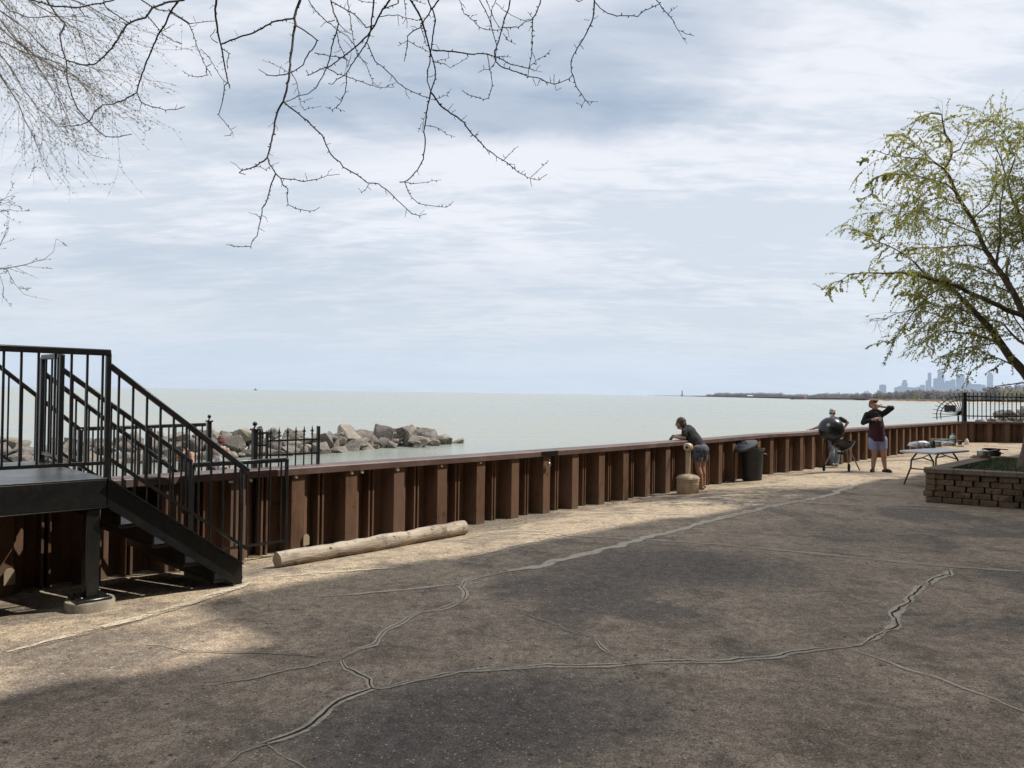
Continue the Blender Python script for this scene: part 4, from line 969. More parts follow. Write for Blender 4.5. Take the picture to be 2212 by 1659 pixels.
wallrun(A0, dF, LF, inF, 'block_wall'); wallrun(A0 + inS * .0, dS, LS, inS, 'block_wall')
wallrun(A0 + dS * LS, dF, LF, -inF, 'block_wall')
def coping(p, d, L, inw, w_=.30, over=.035):
    x = 0.0; mb = MB()
    while x < L - .01:
        l = min(.46, L - x); c = p + d * (x + l / 2) + inw * (w_ / 2 - over) + V((0, 0, HB * NC + .042)); mb.frame_box(c, d * (l / 2 - .002), inw * (w_ / 2), V((0, 0, .04)), ch=.008); x += l
    return mb.build('coping', M_COPING, planter, angle=30)
coping(A0 - dF * .03, dF, LF, inF); coping(A0 + dS * .27, dS, LS - .5, inS); coping(A0 + dS * LS, dF, LF, -inF)
mb = MB(); vs = []; NN = 16
for i in range(NN + 1):
    for j in range(NN + 1):
        p = A0 + dF * (.1 + (LF - .1) * i / NN) + dS * (.1 + (LS - .2) * j / NN); p.z = .50 + .06 * noise.noise(p * 1.3); vs.append(p)
mb.add(vs, [(i * (NN + 1) + j, (i + 1) * (NN + 1) + j, (i + 1) * (NN + 1) + j + 1, i * (NN + 1) + j + 1) for i in range(NN) for j in range(NN)]); mb.build('soil', M_SOIL, planter)
def leaf_mat(name, c1, c2, tr=.35):
    m = bpy.data.materials.new(name); m.use_nodes = True; t = NT(m.node_tree); q = t.n['Principled BSDF']; q.inputs['Roughness'].default_value = .55
    oi = t.new('ShaderNodeTexCoord').outputs['Object']; k = t.mix(t.ramp(t.noise(oi, 3.0, 3), .38, .62), c1, c2); t.link(k, q.inputs['Base Color'])
    tl = t.new('ShaderNodeBsdfTranslucent'); t.link(t.mix(.0, k, k), tl.inputs['Color']); mx = t.new('ShaderNodeMixShader'); mx.inputs[0].default_value = tr
    t.link(q.outputs[0], mx.inputs[1]); t.link(tl.outputs[0], mx.inputs[2]); t.link(mx.outputs[0], t.n['Material Output'].inputs['Surface']); return m
M_GRASS = leaf_mat('grass_blades', (0.055, 0.11, 0.03), (0.09, 0.13, 0.04)); M_WEED = leaf_mat('weed_leaves', (0.05, 0.10, 0.06), (0.035, 0.075, 0.03)); M_DRY = leaf_mat('dry_blades', (0.22, 0.17, 0.08), (0.15, 0.13, 0.06))
def blades(n, mt, name, label, hmin, hmax, wd, cl_):
    mb = MB(); vs, fs = [], []
    for i in range(n):
        u, v = rng.random(), rng.random(); p = A0 + dF * (.32 + (LF - .45) * u) + dS * (.32 + (LS - .7) * v)
        if noise.noise(p * 1.1 + V((cl_, 0, 0))) < -.12: continue
        p.z = .50; h = rng.uniform(hmin, hmax) * (1 + .5 * noise.noise(p * 2)); a = rng.uniform(0, 6.28); d = V((math.cos(a), math.sin(a), 0)); s_ = V((-d.y, d.x, 0)) * wd * rng.uniform(.6, 1.4); ln = rng.uniform(.1, .8) * h; k = len(vs)
        vs += [p - s_, p + s_, p + s_ * .7 + d * (ln * .35) + V((0, 0, h * .65)), p - s_ * .7 + d * (ln * .35) + V((0, 0, h * .65)), p + d * ln + V((0, 0, h))]; fs += [(k, k + 1, k + 2, k + 3), (k + 3, k + 2, k + 4)]
    mb.add(vs, fs); o = mb.build(name, mt, smooth=False); tag(o, label, 'grass', kind='stuff')
blades(5200, M_GRASS, 'planter_grass', 'green grass growing in the block planter', .05, .15, .004, 1.0)
blades(1500, M_WEED, 'planter_weeds', 'broad leaved weeds growing in the block planter', .03, .12, .016, 4.0)
blades(900, M_DRY, 'planter_dry_grass', 'straw coloured dead blades in the block planter', .04, .12, .004, 8.0)

# pans on the planter's left coping
ZC = HB * NC + .082
M_PAN = mat('steel_pan', (0.55, 0.54, 0.52), (0.35, 0.34, 0.33), 8, 0.3, metal=0.85); M_IRON = mat('cast_iron', (0.014, 0.014, 0.015), (0.022, 0.022, 0.023), 10, 0.5, 0.2); M_BOARD = mat('board_wood', (0.30, 0.19, 0.09), (0.2, 0.12, 0.06), 6, 0.7, stretch=(1, 8, 1))
def along(x, n=.10):
    """a spot on the left coping showing in column x"""
    best = min((A0 + dS * (LS * i / 400) + inS * n for i in range(401)), key=lambda p: abs(proj(p + V((0, 0, ZC)))[0] - x)); return V((best.x, best.y, ZC))
p = along(2118, .08); bd = thing('cutting_board', 'pair of wooden boards stacked on the planter edge under the saucepan', 'cutting board', loc=tuple(p))
mb = MB(); mb.box(p + V((0, 0, .0135)), (.34, .24, .025), .4, ch=.005); mb.build('lower_board', M_BOARD, bd); mb = MB(); mb.box(p + V((.03, .01, .039)), (.28, .20, .022), .2, ch=.005); mb.build('upper_board', M_BOARD, bd)
q = p + V((.06, .02, .0505)); sp_ = thing('saucepan', 'small steel saucepan with lid standing on the stacked boards', 'saucepan', loc=tuple(q))
mb = MB(); mb.lathe([(.098, 0), (.108, .008), (.11, .085), (.115, .09)], q, 28); mb.build('pan_body', M_PAN, sp_)
mb = MB(); mb.lathe([(.115, .0905), (.112, .098), (.06, .112), (.012, .118), (.012, .13), (.02, .135), (.02, .147), (.004, .15)], q, 28); mb.build('lid', M_PAN, sp_)
mb = MB(); mb.tube([q + V((.105, .0, .075)), q + V((.2, .01, .1)), q + V((.30, .02, .115)), q + V((.33, .02, .113))], [.008, .009, .011, .009], 8); mb.build('handle', M_PAN, sp_)
p = along(2166, .02); p.x += .14; p.y += -.02
pt = thing('cooking_pot', 'low black iron pot on the planter edge below the skillet', 'pot', loc=tuple(p))
mb = MB(); mb.lathe([(.09, 0), (.115, .012), (.125, .06), (.12, .095)], p, 28); mb.build('pot_body', M_IRON, pt); mb = MB(); mb.box(p + V((.145, 0, .055)), (.06, .09, .018), ch=.004); mb.build('handle', M_IRON, pt)
q = p + V((-.05, .0, .0955)); sk = thing('skillet', 'wide black skillet balanced on top of the iron pot', 'skillet', loc=tuple(q))
mb = MB(); mb.lathe([(.10, 0), (.13, .006), (.165, .06), (.172, .062), (.168, .055), (.135, .012), (.01, .009)], q, 30); mb.build('pan_body', M_IRON, sk)
mb = MB(); mb.tube([q + V((.16, 0, .05)), q + V((.24, -.01, .045)), q + V((.34, -.01, .04))], [.011, .013, .012], 8); mb.build('handle', M_BOARD, sk)

# ------------------------------------------------------------------ folding table and what stands on it
M_TOP = mat('table_plastic', (0.60, 0.61, 0.63), (0.54, 0.55, 0.57), 20, 0.45); M_LEG = mat('brown_tube', (0.10, 0.075, 0.06), (0.07, 0.055, 0.045), 20, 0.45)
ZTB = .72
t0, t1, t2 = gp(1949, 972.5, ZTB), gp(2030, 977, ZTB), gp(2079, 967.5, ZTB)
ctr = (t0 + t2) / 2; ctr.z = 0; ux = (t2 - t1); ux.z = 0; L1 = ux.length; ux.normalize(); uy = V((-ux.y, ux.x, 0)); tx = (t0 - t1); L0 = abs(tx.dot(uy)) if abs(tx.dot(uy)) > .3 else tx.length
LX, LY = 1.52, .74
dlong = V((.80, .60, 0)).normalized(); dsh = V((-dlong.y, dlong.x, 0))
c0 = gp(2031, 977, ZTB); c0.z = 0; ctr = c0 + dlong * (LX / 2 - .18) + dsh * (LY / 2)
tb = thing('folding_table', 'white topped folding table with bent brown legs left of the planter', 'table', loc=tuple(ctr))
mb = MB(); mb.frame_box(ctr + V((0, 0, ZTB - .022)), dlong * (LX / 2), dsh * (LY / 2), V((0, 0, .022)), ch=.016); mb.build('tabletop', M_TOP, tb)
def TP(a, b, z): p = ctr + dlong * a + dsh * b; return V((p.x, p.y, z))
for e in (-1, 1):
    for sd in (-1, 1):
        a = e * LX * .36; mb = MB(); mb.tube([TP(a - e * .02, sd * LY * .16, ZTB - .045), TP(a, sd * LY * .30, .52), TP(a + e * .01, sd * LY * .31, .36), TP(a + e * .05, sd * LY * .47, .0)], .0185, 8)
        mb.build('leg', M_LEG, tb)
    mb = MB(); mb.tube([TP(e * LX * .36, -LY * .31, .34), TP(e * LX * .36, LY * .31, .34)], .014, 7); mb.tube([TP(e * LX * .36, -LY * .30, .52), TP(e * LX * .36 - e * .02, 0, .58), TP(e * LX * .36, LY * .30, .52)], .014, 7)
    mb.tube([TP(e * LX * .36 - e * .02, 0, .58), TP(e * .10, 0, ZTB - .05)], .010, 7); mb.build('brace', M_LEG, tb)
def ontab(x, y): return gp(x, y, ZTB)
M_DKB = mat('dark_bottle', (0.02, 0.022, 0.03), None, 5, 0.25); M_GREY = mat('grey_plastic', (0.4, 0.41, 0.42), None, 8, 0.5); M_GREEN = mat('lime_plastic', (0.20, 0.26, 0.05), (0.16, 0.2, 0.04), 8, 0.45); M_JUICE = mat('yellow_juice', (0.42, 0.42, 0.10), (0.35, 0.37, 0.08), 8, 0.2); M_CLEAR = mat('clear_plastic', (0.6, 0.66, 0.64), (0.5, 0.56, 0.54), 9, 0.12)
M_LAB = mat('label_green', (0.12, 0.24, 0.10), None, 5, 0.5); M_BAG = mat('white_bag', (0.75, 0.75, 0.77), (0.62, 0.63, 0.66), 8, 0.5)
p = ontab(2015.5, 966.5); o = thing('spray_bottle', 'dark bottle with grey cap standing on the white table', 'bottle', loc=tuple(p)); mb = MB(); mb.lathe([(.04, 0), (.042, .01), (.042, .12), (.025, .145), (.02, .15)], p, 18); mb.build('bottle_body', M_DKB, o); mb = MB(); mb.lathe([(.022, .1505), (.022, .175), (.027, .18), (.025, .20), (.008, .205)], p, 14); mb.build('cap', M_GREY, o)
p = ontab(2008, 967.5); o = thing('knife_tray', 'flat dark tray lying before the dark bottle on the table', 'tray', loc=tuple(p)); mb = MB(); mb.box(p + V((.0, -.01, .011)), (.18, .10, .02), .3, ch=.006); mb.build('tray_base', M_DKB, o); mb = MB(); mb.box(p + V((-.02, .04, .05)), (.08, .05, .055), .3, ch=.008); mb.build('box', M_GREY, o)
p = ontab(2032, 962.5); o = thing('food_tub', 'clear tub with dark food inside and lime lid behind the dark bottle', 'tub', loc=tuple(p)); mb = MB(); mb.box(p + V((.02, 0, .046)), (.26, .15, .09), .25, ch=.02); mb.build('tub_body', mat('smoky_tub', (0.30, 0.31, 0.28), (0.16, 0.17, 0.14), 18, 0.25), o); mb = MB(); mb.box(p + V((.02, 0.0, .1)), (.28, .17, .016), .25, ch=.007); mb.build('lid', M_BAG, o)
p = ontab(2024, 958.5); o = thing('lime_tray', 'long lime green tray at the back of the white table', 'tray', loc=tuple(p)); mb = MB(); mb.box(p + V((.12, 0.05, .05)), (.46, .12, .098), .1, ch=.02); mb.build('tray_body', M_GREEN, o); mb = MB(); mb.box(p + V((.12, 0.05, .106)), (.48, .14, .012), .1, ch=.005); mb.build('rim', M_GREEN, o)
for k, (x, y, sz, lb) in enumerate(((1979, 966, .16, 'crumpled white bag at the left end of the table'), (1994, 963, .14, 'crumpled white bag left of the dark bottle'), (2047, 963.5, .15, 'crumpled white wrapper between the tub and the juice jug'))):
    p = ontab(x, y); bm = bmesh.new(); bmesh.ops.create_icosphere(bm, subdivisions=3, radius=1)
    for v in bm.verts:
        n_ = noise.noise(v.co * 2.2 + V((k * 5, 0, 0))) * .35 + noise.noise(v.co * 6) * .15; v.co = v.co * (1 + n_); v.co = V((v.co.x * sz, v.co.y * sz * .7, max(v.co.z * sz * .42 + sz * .36, 0.001)))
    bm.verts.index_update(); mb = MB(); mb.add([v.co + p for v in bm.verts], [tuple(v.index for v in f.verts) for f in bm.faces]); bm.free(); o = mb.build('plastic_bag', M_BAG, angle=60); tag(o, lb, 'bag')
p = ontab(2058, 962.5); o = thing('juice_jug', 'big clear jug half full of yellow green drink on the table', 'jug', loc=tuple(p))
mb = MB(); JK = .66
mb.lathe([(.085 * JK, 0), (.10 * JK, .012), (.10 * JK, .17 * JK)], p, 20); mb.build('drink', M_JUICE, o)
mb = MB(); mb.lathe([(r_ * JK, h_ * JK) for (r_, h_) in ((.101, .1705), (.102, .24), (.10, .30), (.08, .345), (.035, .375), (.032, .39))], p, 20); mb.build('jug_body', M_CLEAR, o)
mb = MB(); mb.lathe([(.1035 * JK, .19 * JK), (.1035 * JK, .235 * JK)], p, 20); mb.build('label_band', M_LAB, o); mb = MB(); mb.lathe([(.036 * JK, .3905 * JK), (.036 * JK, .415 * JK), (.02 * JK, .42 * JK)], p, 16); mb.build('cap', M_GREY, o)
p = ontab(2068, 965.5); o = thing('tongs', 'brown handled tongs lying at the right end of the table', 'tongs', loc=tuple(p)); mb = MB(); mb.beam(p + V((-.12, .03, .02)), p + V((.12, -.05, .012)), .022, .014, ch=.004); mb.build('arm', M_BOARD, o); mb = MB(); mb.beam(p + V((-.12, .05, .02)), p + V((.12, -.04, .03)), .018, .01, ch=.003); mb.build('arm', M_BOARD, o)
p = ontab(2073.5, 961); o = thing('paper_cup', 'small beige cup at the right corner of the table', 'cup', loc=tuple(p)); mb = MB(); mb.lathe([(.04, 0), (.052, .10), (.055, .103), (.05, .1), (.04, .012)], p, 18); mb.build('cup_body', M_COPING, o); mb = MB(); mb.lathe([(.056, .1035), (.052, .108), (.01, .11)], p, 18); mb.build('lid', M_GREY, o)
p = gp(2088, 961, -.02); p.z = 0; o = thing('white_jug', 'small white plastic jug on the ground in the wall corner', 'jug', loc=tuple(p)); mb = MB(); mb.lathe([(.075, 0), (.08, .01), (.075, .15), (.045, .20), (.03, .215)], p, 16); mb.build('jug_body', M_WHITE, o); mb = MB(); mb.lathe([(.033, .2155), (.033, .24)], p, 12); mb.build('cap', M_WHITE, o)

# ------------------------------------------------------------------ kettle grill
M_ENAM = mat('black_enamel', (0.009, 0.009, 0.010), (0.015, 0.015, 0.016), 12, 0.27, spec=0.5); M_ALU = mat('dull_aluminium', (0.30, 0.28, 0.26), (0.2, 0.185, 0.17), 12, 0.45, metal=0.6); M_RUB = mat('black_rubber', (0.015, 0.015, 0.016), None, 10, 0.8)
GP0 = V((gp(1776, 1018, 0).x, 0, 0)); YG = 18.95; KG = 1 / (FOC / YG * 7.56)
def GQ(cx_, cz_, dy=0.0):
    """kettle coordinates read in the crop of the photograph"""
    return V(((3100 + cx_ / 4.148) / 1.8227, 0, 0)), cz_
def GW(cxx, cyy, dy=0.0):
    p = at((3100 + cxx / 4.148) / 1.8227, (1500 + cyy / 4.148) / 1.8227, YG + dy); return p
bc = GW(900, 965); rg = .29
gr = thing('kettle_grill', 'black kettle grill on wheels with its round lid swung open', 'grill', loc=(bc.x, bc.y, 0))
tilt = V((0.12, -.02, 1)).normalized()
mb = MB(); prof = [(.02, -.26), (.10, -.245), (.19, -.195), (.25, -.12), (.28, -.04), (.288, 0), (.298, .004), (.298, .014), (.285, .014), (.275, -.02), (.20, -.12), (.05, -.16)]
mb.lathe(prof, bc, 40, axis=tilt); mb.build('bowl', M_ENAM, gr)
mb = MB(); mb.lathe([(.274, -.005), (.274, .003), (.01, .003)], bc, 32, axis=tilt); mb.build('grate', M_IRON, gr)
lc = GW(735, 790, -.16); ax = V((-.22, -.93, .30)).normalized()
mb = MB(); mb.lathe([(.300, 0), (.302, .012), (.297, .02), (.285, .075), (.25, .13), (.19, .175), (.10, .205), (.02, .215)], lc + V((0, .06, 0)), 44, axis=ax); ld = mb.build('lid', M_ENAM, gr)
top = lc + V((0, .06, 0)) + ax * .19 + V((-.10, 0, .05)); mb = MB(); mb.lathe([(.042, -.004), (.042, .012), (.02, .016)], top, 16, axis=(ax + V((-.45, 0, .22))).normalized()); mb.build('vent', M_ALU, ld)
mb = MB(); hh = lc + V((0, .06, 0)) + ax * .205; mb.tube([hh + V((-.045, 0, .0)), hh + ax * .045 + V((-.04, 0, 0)), hh + ax * .045 + V((.04, 0, 0)), hh + V((.045, 0, 0))], .011, 8); mb.build('handle', M_RUB, ld)
mb = MB(); mb.tube([lc + V((-.25, .06, -.17)), bc + V((-.29, .02, .0)), bc + V((-.26, 0, -.10))], .008, 6); mb.build('lid_holder', M_ALU, gr)
feet = [(GW(592, 1425), 'w'), (GW(1000, 1448), 'w'), (GW(1182, 1465, .25), 'f')]
tops = [bc + V((-.20, -.03, -.14)), bc + V((.04, -.17, -.17)), bc + V((.17, .12, -.14))]
for (f, k), tp in zip(feet, tops):
    mb = MB(); mb.tube([tp, V((f.x, f.y, max(f.z, .03) if k == 'w' else .012))], .0165, 8); mb.build('leg', M_ALU, gr)
    if k == 'w':
        c = V((f.x, f.y - .02, .098)); mb = MB(); mb.lathe([(.065, -.026), (.094, -.02), (.097, 0), (.094, .02), (.065, .026)], c, 22, axis=(.85, -.5, 0)); wl = mb.build('wheel', M_RUB, gr); mb = MB(); mb.lathe([(.024, -.024), (.03, 0), (.024, .024)], c, 12, axis=(.85, -.5, 0)); mb.build('hub', M_ALU, wl)
mb = MB(); a, b = feet[0][0], feet[1][0]; mb.tube([V((a.x, a.y, .085)), V((b.x, b.y, .085))], .007, 6); mb.build('axle', M_ALU, gr)
mb = MB(); mb.lathe([(.03, 0), (.10, .01), (.10, .06), (.09, .065)], bc + V((-.02, 0, -.36)), 24); mb.build('ash_catcher', M_IRON, gr)
mb = MB(); mb.tube([bc + V((-.02, 0, -.34)), bc + V((-.02, 0, -.25))], .02, 8); mb.build('ash_stem', M_ALU, gr)
for sx in (1,):
    mb = MB(); h0 = bc + V((.30, -.02, -.03)); mb.tube([h0 + V((-.02, .06, 0)), h0 + V((.05, .06, .01)), h0 + V((.05, -.06, .01)), h0 + V((-.02, -.06, 0))], .011, 8); mb.build('bowl_handle', M_RUB, gr)

# ------------------------------------------------------------------ smokers' post and dustbin
M_BEIGE = mat('beige_plastic', (0.47, 0.365, 0.24), (0.41, 0.315, 0.205), 6, 0.5, 0.1, bscale=90, c3=(0.3, 0.22, 0.13), scale3=4, amt3=0.35)
p = onground(gp(1485.6, 1061.5, -.06)); rc = thing('cigarette_receptacle', 'beige plastic cigarette receptacle with long neck by the leaning woman', 'ashtray', loc=tuple(p))
def rsq(r, n, e=3.2):
    out = []
    for i in range(n):
        a = 2 * math.pi * i / n; k = 1 / ((abs(math.cos(a)) ** e + abs(math.sin(a)) ** e) ** (1 / e)); out.append((r * k * math.cos(a), r * k * math.sin(a)))
    return out
def rsq_stack(prof, c, rz, n=40):
    mb = MB(); vs = []; m_ = Matrix.Rotation(rz, 3, 'Z')
    for (r, z) in prof: vs += [c + m_ @ V((x, y, z)) for (x, y) in rsq(r, n)]
    k = len(prof); fs = [(i * n + j, i * n + (j + 1) % n, (i + 1) * n + (j + 1) % n, (i + 1) * n + j) for i in range(k - 1) for j in range(n)] + [tuple(range(n - 1, -1, -1)), tuple((k - 1) * n + j for j in range(n))]
    return mb.add(vs, fs)
rsq_stack([(.176, 0), (.184, .012), (.188, .21), (.182, .216), (.182, .226), (.19, .232), (.192, .262), (.185, .268), (.185, .276)], p, .62).build('base', M_BEIGE, rc)
rsq_stack([(.194, .2765), (.198, .284), (.192, .31), (.16, .345), (.10, .37), (.055, .38)], p, .62).build('dome', M_BEIGE, rc)
rsq_stack([(.052, .37), (.043, .40), (.043, .80), (.05, .815)], p, .62, 24).build('neck', M_BEIGE, rc)
hd = p + V((0, 0, .895)); ah = V((-.55, -.83, 0)).normalized()
mb = MB(); mb.lathe([(.055, -.085), (.075, -.07), (.082, -.03), (.082, .04), (.07, .068), (.05, .075)], hd, 24, axis=ah); hdo = mb.build('head', M_BEIGE, rc)
mb = MB(); mb.lathe([(.026, .0755), (.026, .078)], hd, 16, axis=ah); mb.build('opening', M_DKB, hdo)
M_BIN = mat('bin_plastic', (0.009, 0.011, 0.012), (0.016, 0.018, 0.019), 10, 0.5, 0.1); M_LID = mat('bin_lid_plastic', (0.055, 0.062, 0.07), (0.035, 0.04, 0.046), 6, 0.55, 0.15)
p = onground(gp(1624.5, 1035, -.08)); bn = thing('dustbin', 'round black plastic dustbin with its lid pushed off to the left', 'dustbin', loc=tuple(p))
mb = MB(); mb.lathe([(.20, 0), (.212, .01), (.228, .30), (.245, .68), (.248, .685), (.262, .69), (.265, .73), (.255, .74), (.245, .72), (.235, .5), (.20, .03)], p, 40); bo = mb.build('bin_body', M_BIN, bn)
mb = MB()
for z, r in ((.735, .268), (.70, .266)): mb.tube([p + V((r * math.cos(R(a)), r * math.sin(R(a)), z)) for a in range(0, 361, 12)], .007, 6)
mb.build('rim', M_LID, bn)
for a in (R(-20), R(160)):
    mb = MB(); d = V((math.cos(a), math.sin(a), 0)); s_ = V((-d.y, d.x, 0)); c = p + d * .255 + V((0, 0, .62)); mb.tube([c - s_ * .07, c - s_ * .07 + d * .045 + V((0, 0, -.02)), c + s_ * .07 + d * .045 + V((0, 0, -.02)), c + s_ * .07], .014, 8); mb.build('handle', M_BIN, bo)
lcn = p + V((-.17, -.03, .80)); la_ = V((-.40, -.16, .90)).normalized(); ldo = thing('bin_lid', 'grey ribbed lid leaning tilted on the black dustbin', 'lid', loc=tuple(lcn))
mb = MB(); mb.lathe([(.272, -.045), (.276, -.04), (.276, 0), (.255, .012), (.20, .035), (.19, .03), (.17, .045), (.05, .062), (.01, .062)], lcn, 40, axis=la_); mb.build('lid_body', M_LID, ldo)
mb = MB(); sx = la_.cross(V((0, 0, 1))).normalized(); mb.tube([lcn + sx * .11 + la_ * .045, lcn + sx * .08 + la_ * .09, lcn - sx * .08 + la_ * .09, lcn - sx * .11 + la_ * .045], .016, 8); mb.build('handle', M_LID, ldo)
# ------------------------------------------------------------------ people
def frame(fwd, up=V((0, 0, 1))):
    f = V(fwd).normalized(); r = f.cross(V(up)).normalized(); u = r.cross(f).normalized(); return r, f, u
def head_shape(mb, c, fwd, up, k=1.0, beard=False):
    """c = centre of the skull; front of face at +0.10 k along fwd"""
    r, f, u = frame(fwd, up); rot = Matrix((r, f, u)).transposed(); P = lambda a, b, z: c + (r * a + f * b + u * z) * k
    mb.ball(P(0, -.012, .03), (.074 * k, .094 * k, .088 * k), 20, 14, rot)
    mb.ball(P(0, .028, -.045), (.058 * k, .062 * k, .072 * k), 18, 12, rot)
    mb.cap(P(0, .06, -.098), .022 * k, P(0, .03, -.10), .03 * k)                    # chin
    mb.cap(P(0, .088, .012), .010 * k, P(0, .106, -.028), .0155 * k)                # nose
    mb.cap(P(-.03, .082, .026), .012 * k, P(.03, .082, .026), .012 * k)             # brow
    for s_ in (-1, 1):
        mb.ball(P(.072 * s_, -.008, -.012), (.012 * k, .02 * k, .032 * k), 10, 8, rot)
        mb.ball(P(.038 * s_, .06, -.03), (.022 * k, .022 * k, .02 * k), 10, 8, rot)
    mb.cap(P(-.018, .083, -.066), .0085 * k, P(.018, .083, -.066), .0085 * k)
    return P, rot
def face_bits(parent, P, rot, k=1.0):
    for s_ in (-1, 1):
        mb = MB(); mb.ball(P(.031 * s_, .0845, .004), (.0125 * k, .007 * k, .0075 * k), 10, 8, rot); mb.build('eye', M_EYE, parent, world=False)
        mb = MB(); mb.cap(P(.017 * s_, .092, .026), .004 * k, P(.044 * s_, .084, .027), .003 * k, 8); mb.build('eyebrow', M_HAIRD, parent, world=False)
    mb = MB(); mb.cap(P(-.019, .090, -.066), .005 * k, P(.019, .090, -.066), .005 * k, 8); mb.build('mouth', M_LIP, parent, world=False)
def hand(mb, w_, d, n, curl=.5, spread=1.0, thumb=1, k=1.0, curls=None):
    """wrist, finger direction, palm normal (towards which the fingers curl)"""
    d = V(d).normalized(); n = (V(n) - d * V(n).dot(d)).normalized(); s_ = d.cross(n) * thumb; rot = Matrix((s_, d, n)).transposed()
    pc = w_ + d * .048 * k; mb.ball(pc, (.042 * k, .052 * k, .017 * k), 14, 10, rot); mb.cap(w_ - d * .01, .026 * k, w_ + d * .03 * k, .026 * k)
    for i, (off, L) in enumerate(((.031, .070), (.0105, .080), (-.0105, .073), (-.031, .055))):
        c = (curls[i] if curls else curl) ; p = pc + d * .042 * k + s_ * off * k * spread; ang = 0.0; rad = .0088 * k; dd = (d + s_ * off * 3.0 * (spread - .6)).normalized()
        for j, fr in enumerate((.45, .32, .23)):
            ang += c * (0.75, 1.0, .7)[j]; q = p + (dd * math.cos(ang) + n * math.sin(ang)) * (L * fr * k); mb.cap(p, rad, q, rad * .92, 8); p = q; rad *= .92
    t0_ = w_ + d * .02 * k + s_ * .03 * k; t1_ = t0_ + (d * .55 + s_ * .75 + n * .25).normalized() * .04 * k; t2_ = t1_ + (d * .85 + s_ * .1 + n * (.35 + .5 * curl)).normalized() * .034 * k
    mb.cap(t0_, .0125 * k, t1_, .0108 * k, 8); mb.cap(t1_, .0108 * k, t2_, .0088 * k, 8)
def chain(mb, pts, rr, n=14):
    for i in range(len(pts) - 1): mb.cap(pts[i], rr[i], pts[i + 1], rr[i + 1], n)
def foot(mb, ankle, d, k=1.0, big=0.0):
    d = V((d[0], d[1], 0)).normalized(); a = V(ankle)
    mb.cap(V((a.x, a.y, .045)) - d * .035, .034 * k + big, V((a.x, a.y, .030)) + d * .10 * k, .030 * k + big); mb.cap(V((a.x, a.y, .03)) + d * .09, .034 * k + big, V((a.x, a.y, .022)) + d * .155 * k, .022 * k + big)
M_HAIRD = mat('brown_hair', (0.025, 0.016, 0.011), (0.06, 0.037, 0.021), 40, 0.55, 0.8, bscale=60, stretch=(1, 1, .3), c3=(0.22, 0.16, 0.08), scale3=8, amt3=0.5); M_HAIRR = mat('auburn_hair', (0.15, 0.07, 0.035), (0.10, 0.045, 0.025), 40, 0.55, 0.6, bscale=60); M_HAIRG = mat('grey_hair', (0.42, 0.41, 0.39), (0.30, 0.29, 0.28), 30, 0.6, 0.6, bscale=60)
def striped(name, a, b, sc_, axis=2, dash=None):
    m = bpy.data.materials.new(name); m.use_nodes = True; t = NT(m.node_tree); q = t.n['Principled BSDF']; q.inputs['Roughness'].default_value = .9
    co = t.new('ShaderNodeTexCoord').outputs['Object']; sp = t.new('ShaderNodeSeparateXYZ'); t.link(co, sp.inputs[0])
    f = t.math('GREATER_THAN', t.math('FRACT', t.math('MULTIPLY', t.math('ADD', sp.outputs[axis], t.math('MULTIPLY', t.noise(co, 6, 2), .02)), sc_)), .68)
    if dash: f = t.math('MULTIPLY', f, t.math('GREATER_THAN', t.noise(t.mapping(co, scale=(1, 1, .3)), dash, 2), .47))
    t.link(t.mix(f, a, b), q.inputs['Base Color']); return m
M_SHORTW = striped('striped_shorts', (0.030, 0.033, 0.05), (0.26, 0.27, 0.31), 38, 2, 45); M_JEANS = mat('faded_denim', (0.11, 0.14, 0.17), (0.20, 0.235, 0.26), 6, 0.9, 0.6, bscale=9, bdist=0.03); M_MASK = mat('blue_mask', (0.42, 0.56, 0.66), None, 10, 0.8)
def shorts_print():
    m = mat('printed_shorts', (0.26, 0.31, 0.46), (0.22, 0.27, 0.42), 8, 0.9); t = NT(m.node_tree); b = t.n['Principled BSDF']; src = b.inputs['Base Color'].links[0].from_socket; co = t.new('ShaderNodeTexCoord').outputs['Object']
    v_ = t.vor(t.mapping(co, scale=(.55, .55, 1.6), rot=(0, .3, 0)), 15); t.link(t.mix(t.ramp(v_.outputs['Distance'], .16, .26, 1, 0), src, (0.50, 0.09, 0.12)), b.inputs['Base Color']); return m
M_SHORTM = shorts_print()
def shirt_two():
    m = bpy.data.materials.new('maroon_black_shirt'); m.use_nodes = True; t = NT(m.node_tree); q = t.n['Principled BSDF']; q.inputs['Roughness'].default_value = .9
    co = t.new('ShaderNodeTexCoord').outputs['Object']; sp = t.new('ShaderNodeSeparateXYZ'); t.link(co, sp.inputs[0])
    f = t.math('LESS_THAN', sp.outputs[2], 1.21); f2 = t.math('LESS_THAN', t.math('ABSOLUTE', t.math('ADD', sp.outputs[0], .1)), .26)
    t.link(t.mix(t.math('MULTIPLY', f, f2), (0.012, 0.012, 0.014), (0.040, 0.010, 0.016)), q.inputs['Base Color'])
    bp = t.new('ShaderNodeBump'); bp.inputs['Strength'].default_value = .6; bp.inputs['Distance'].default_value = .03; t.link(t.noise(co, 9, 4), bp.inputs['Height']); t.link(bp.outputs[0], q.inputs['Normal']); return m
M_SHIRTM = shirt_two(); M_GLASSY = mat('cut_glass', (0.55, 0.52, 0.48), (0.4, 0.38, 0.35), 30, 0.1)

# --- woman leaning on the wall cap, facing the lake.  local x = along the wall to the right, y = towards the lake
fp = onground(gp(1515.5, 1055.5, -.1)); wm = thing('person', 'woman in charcoal tee and dark striped shorts leaning on the wall', 'person', loc=tuple(fp), rz=math.atan2(-NW.y, -NW.x) - math.pi / 2)
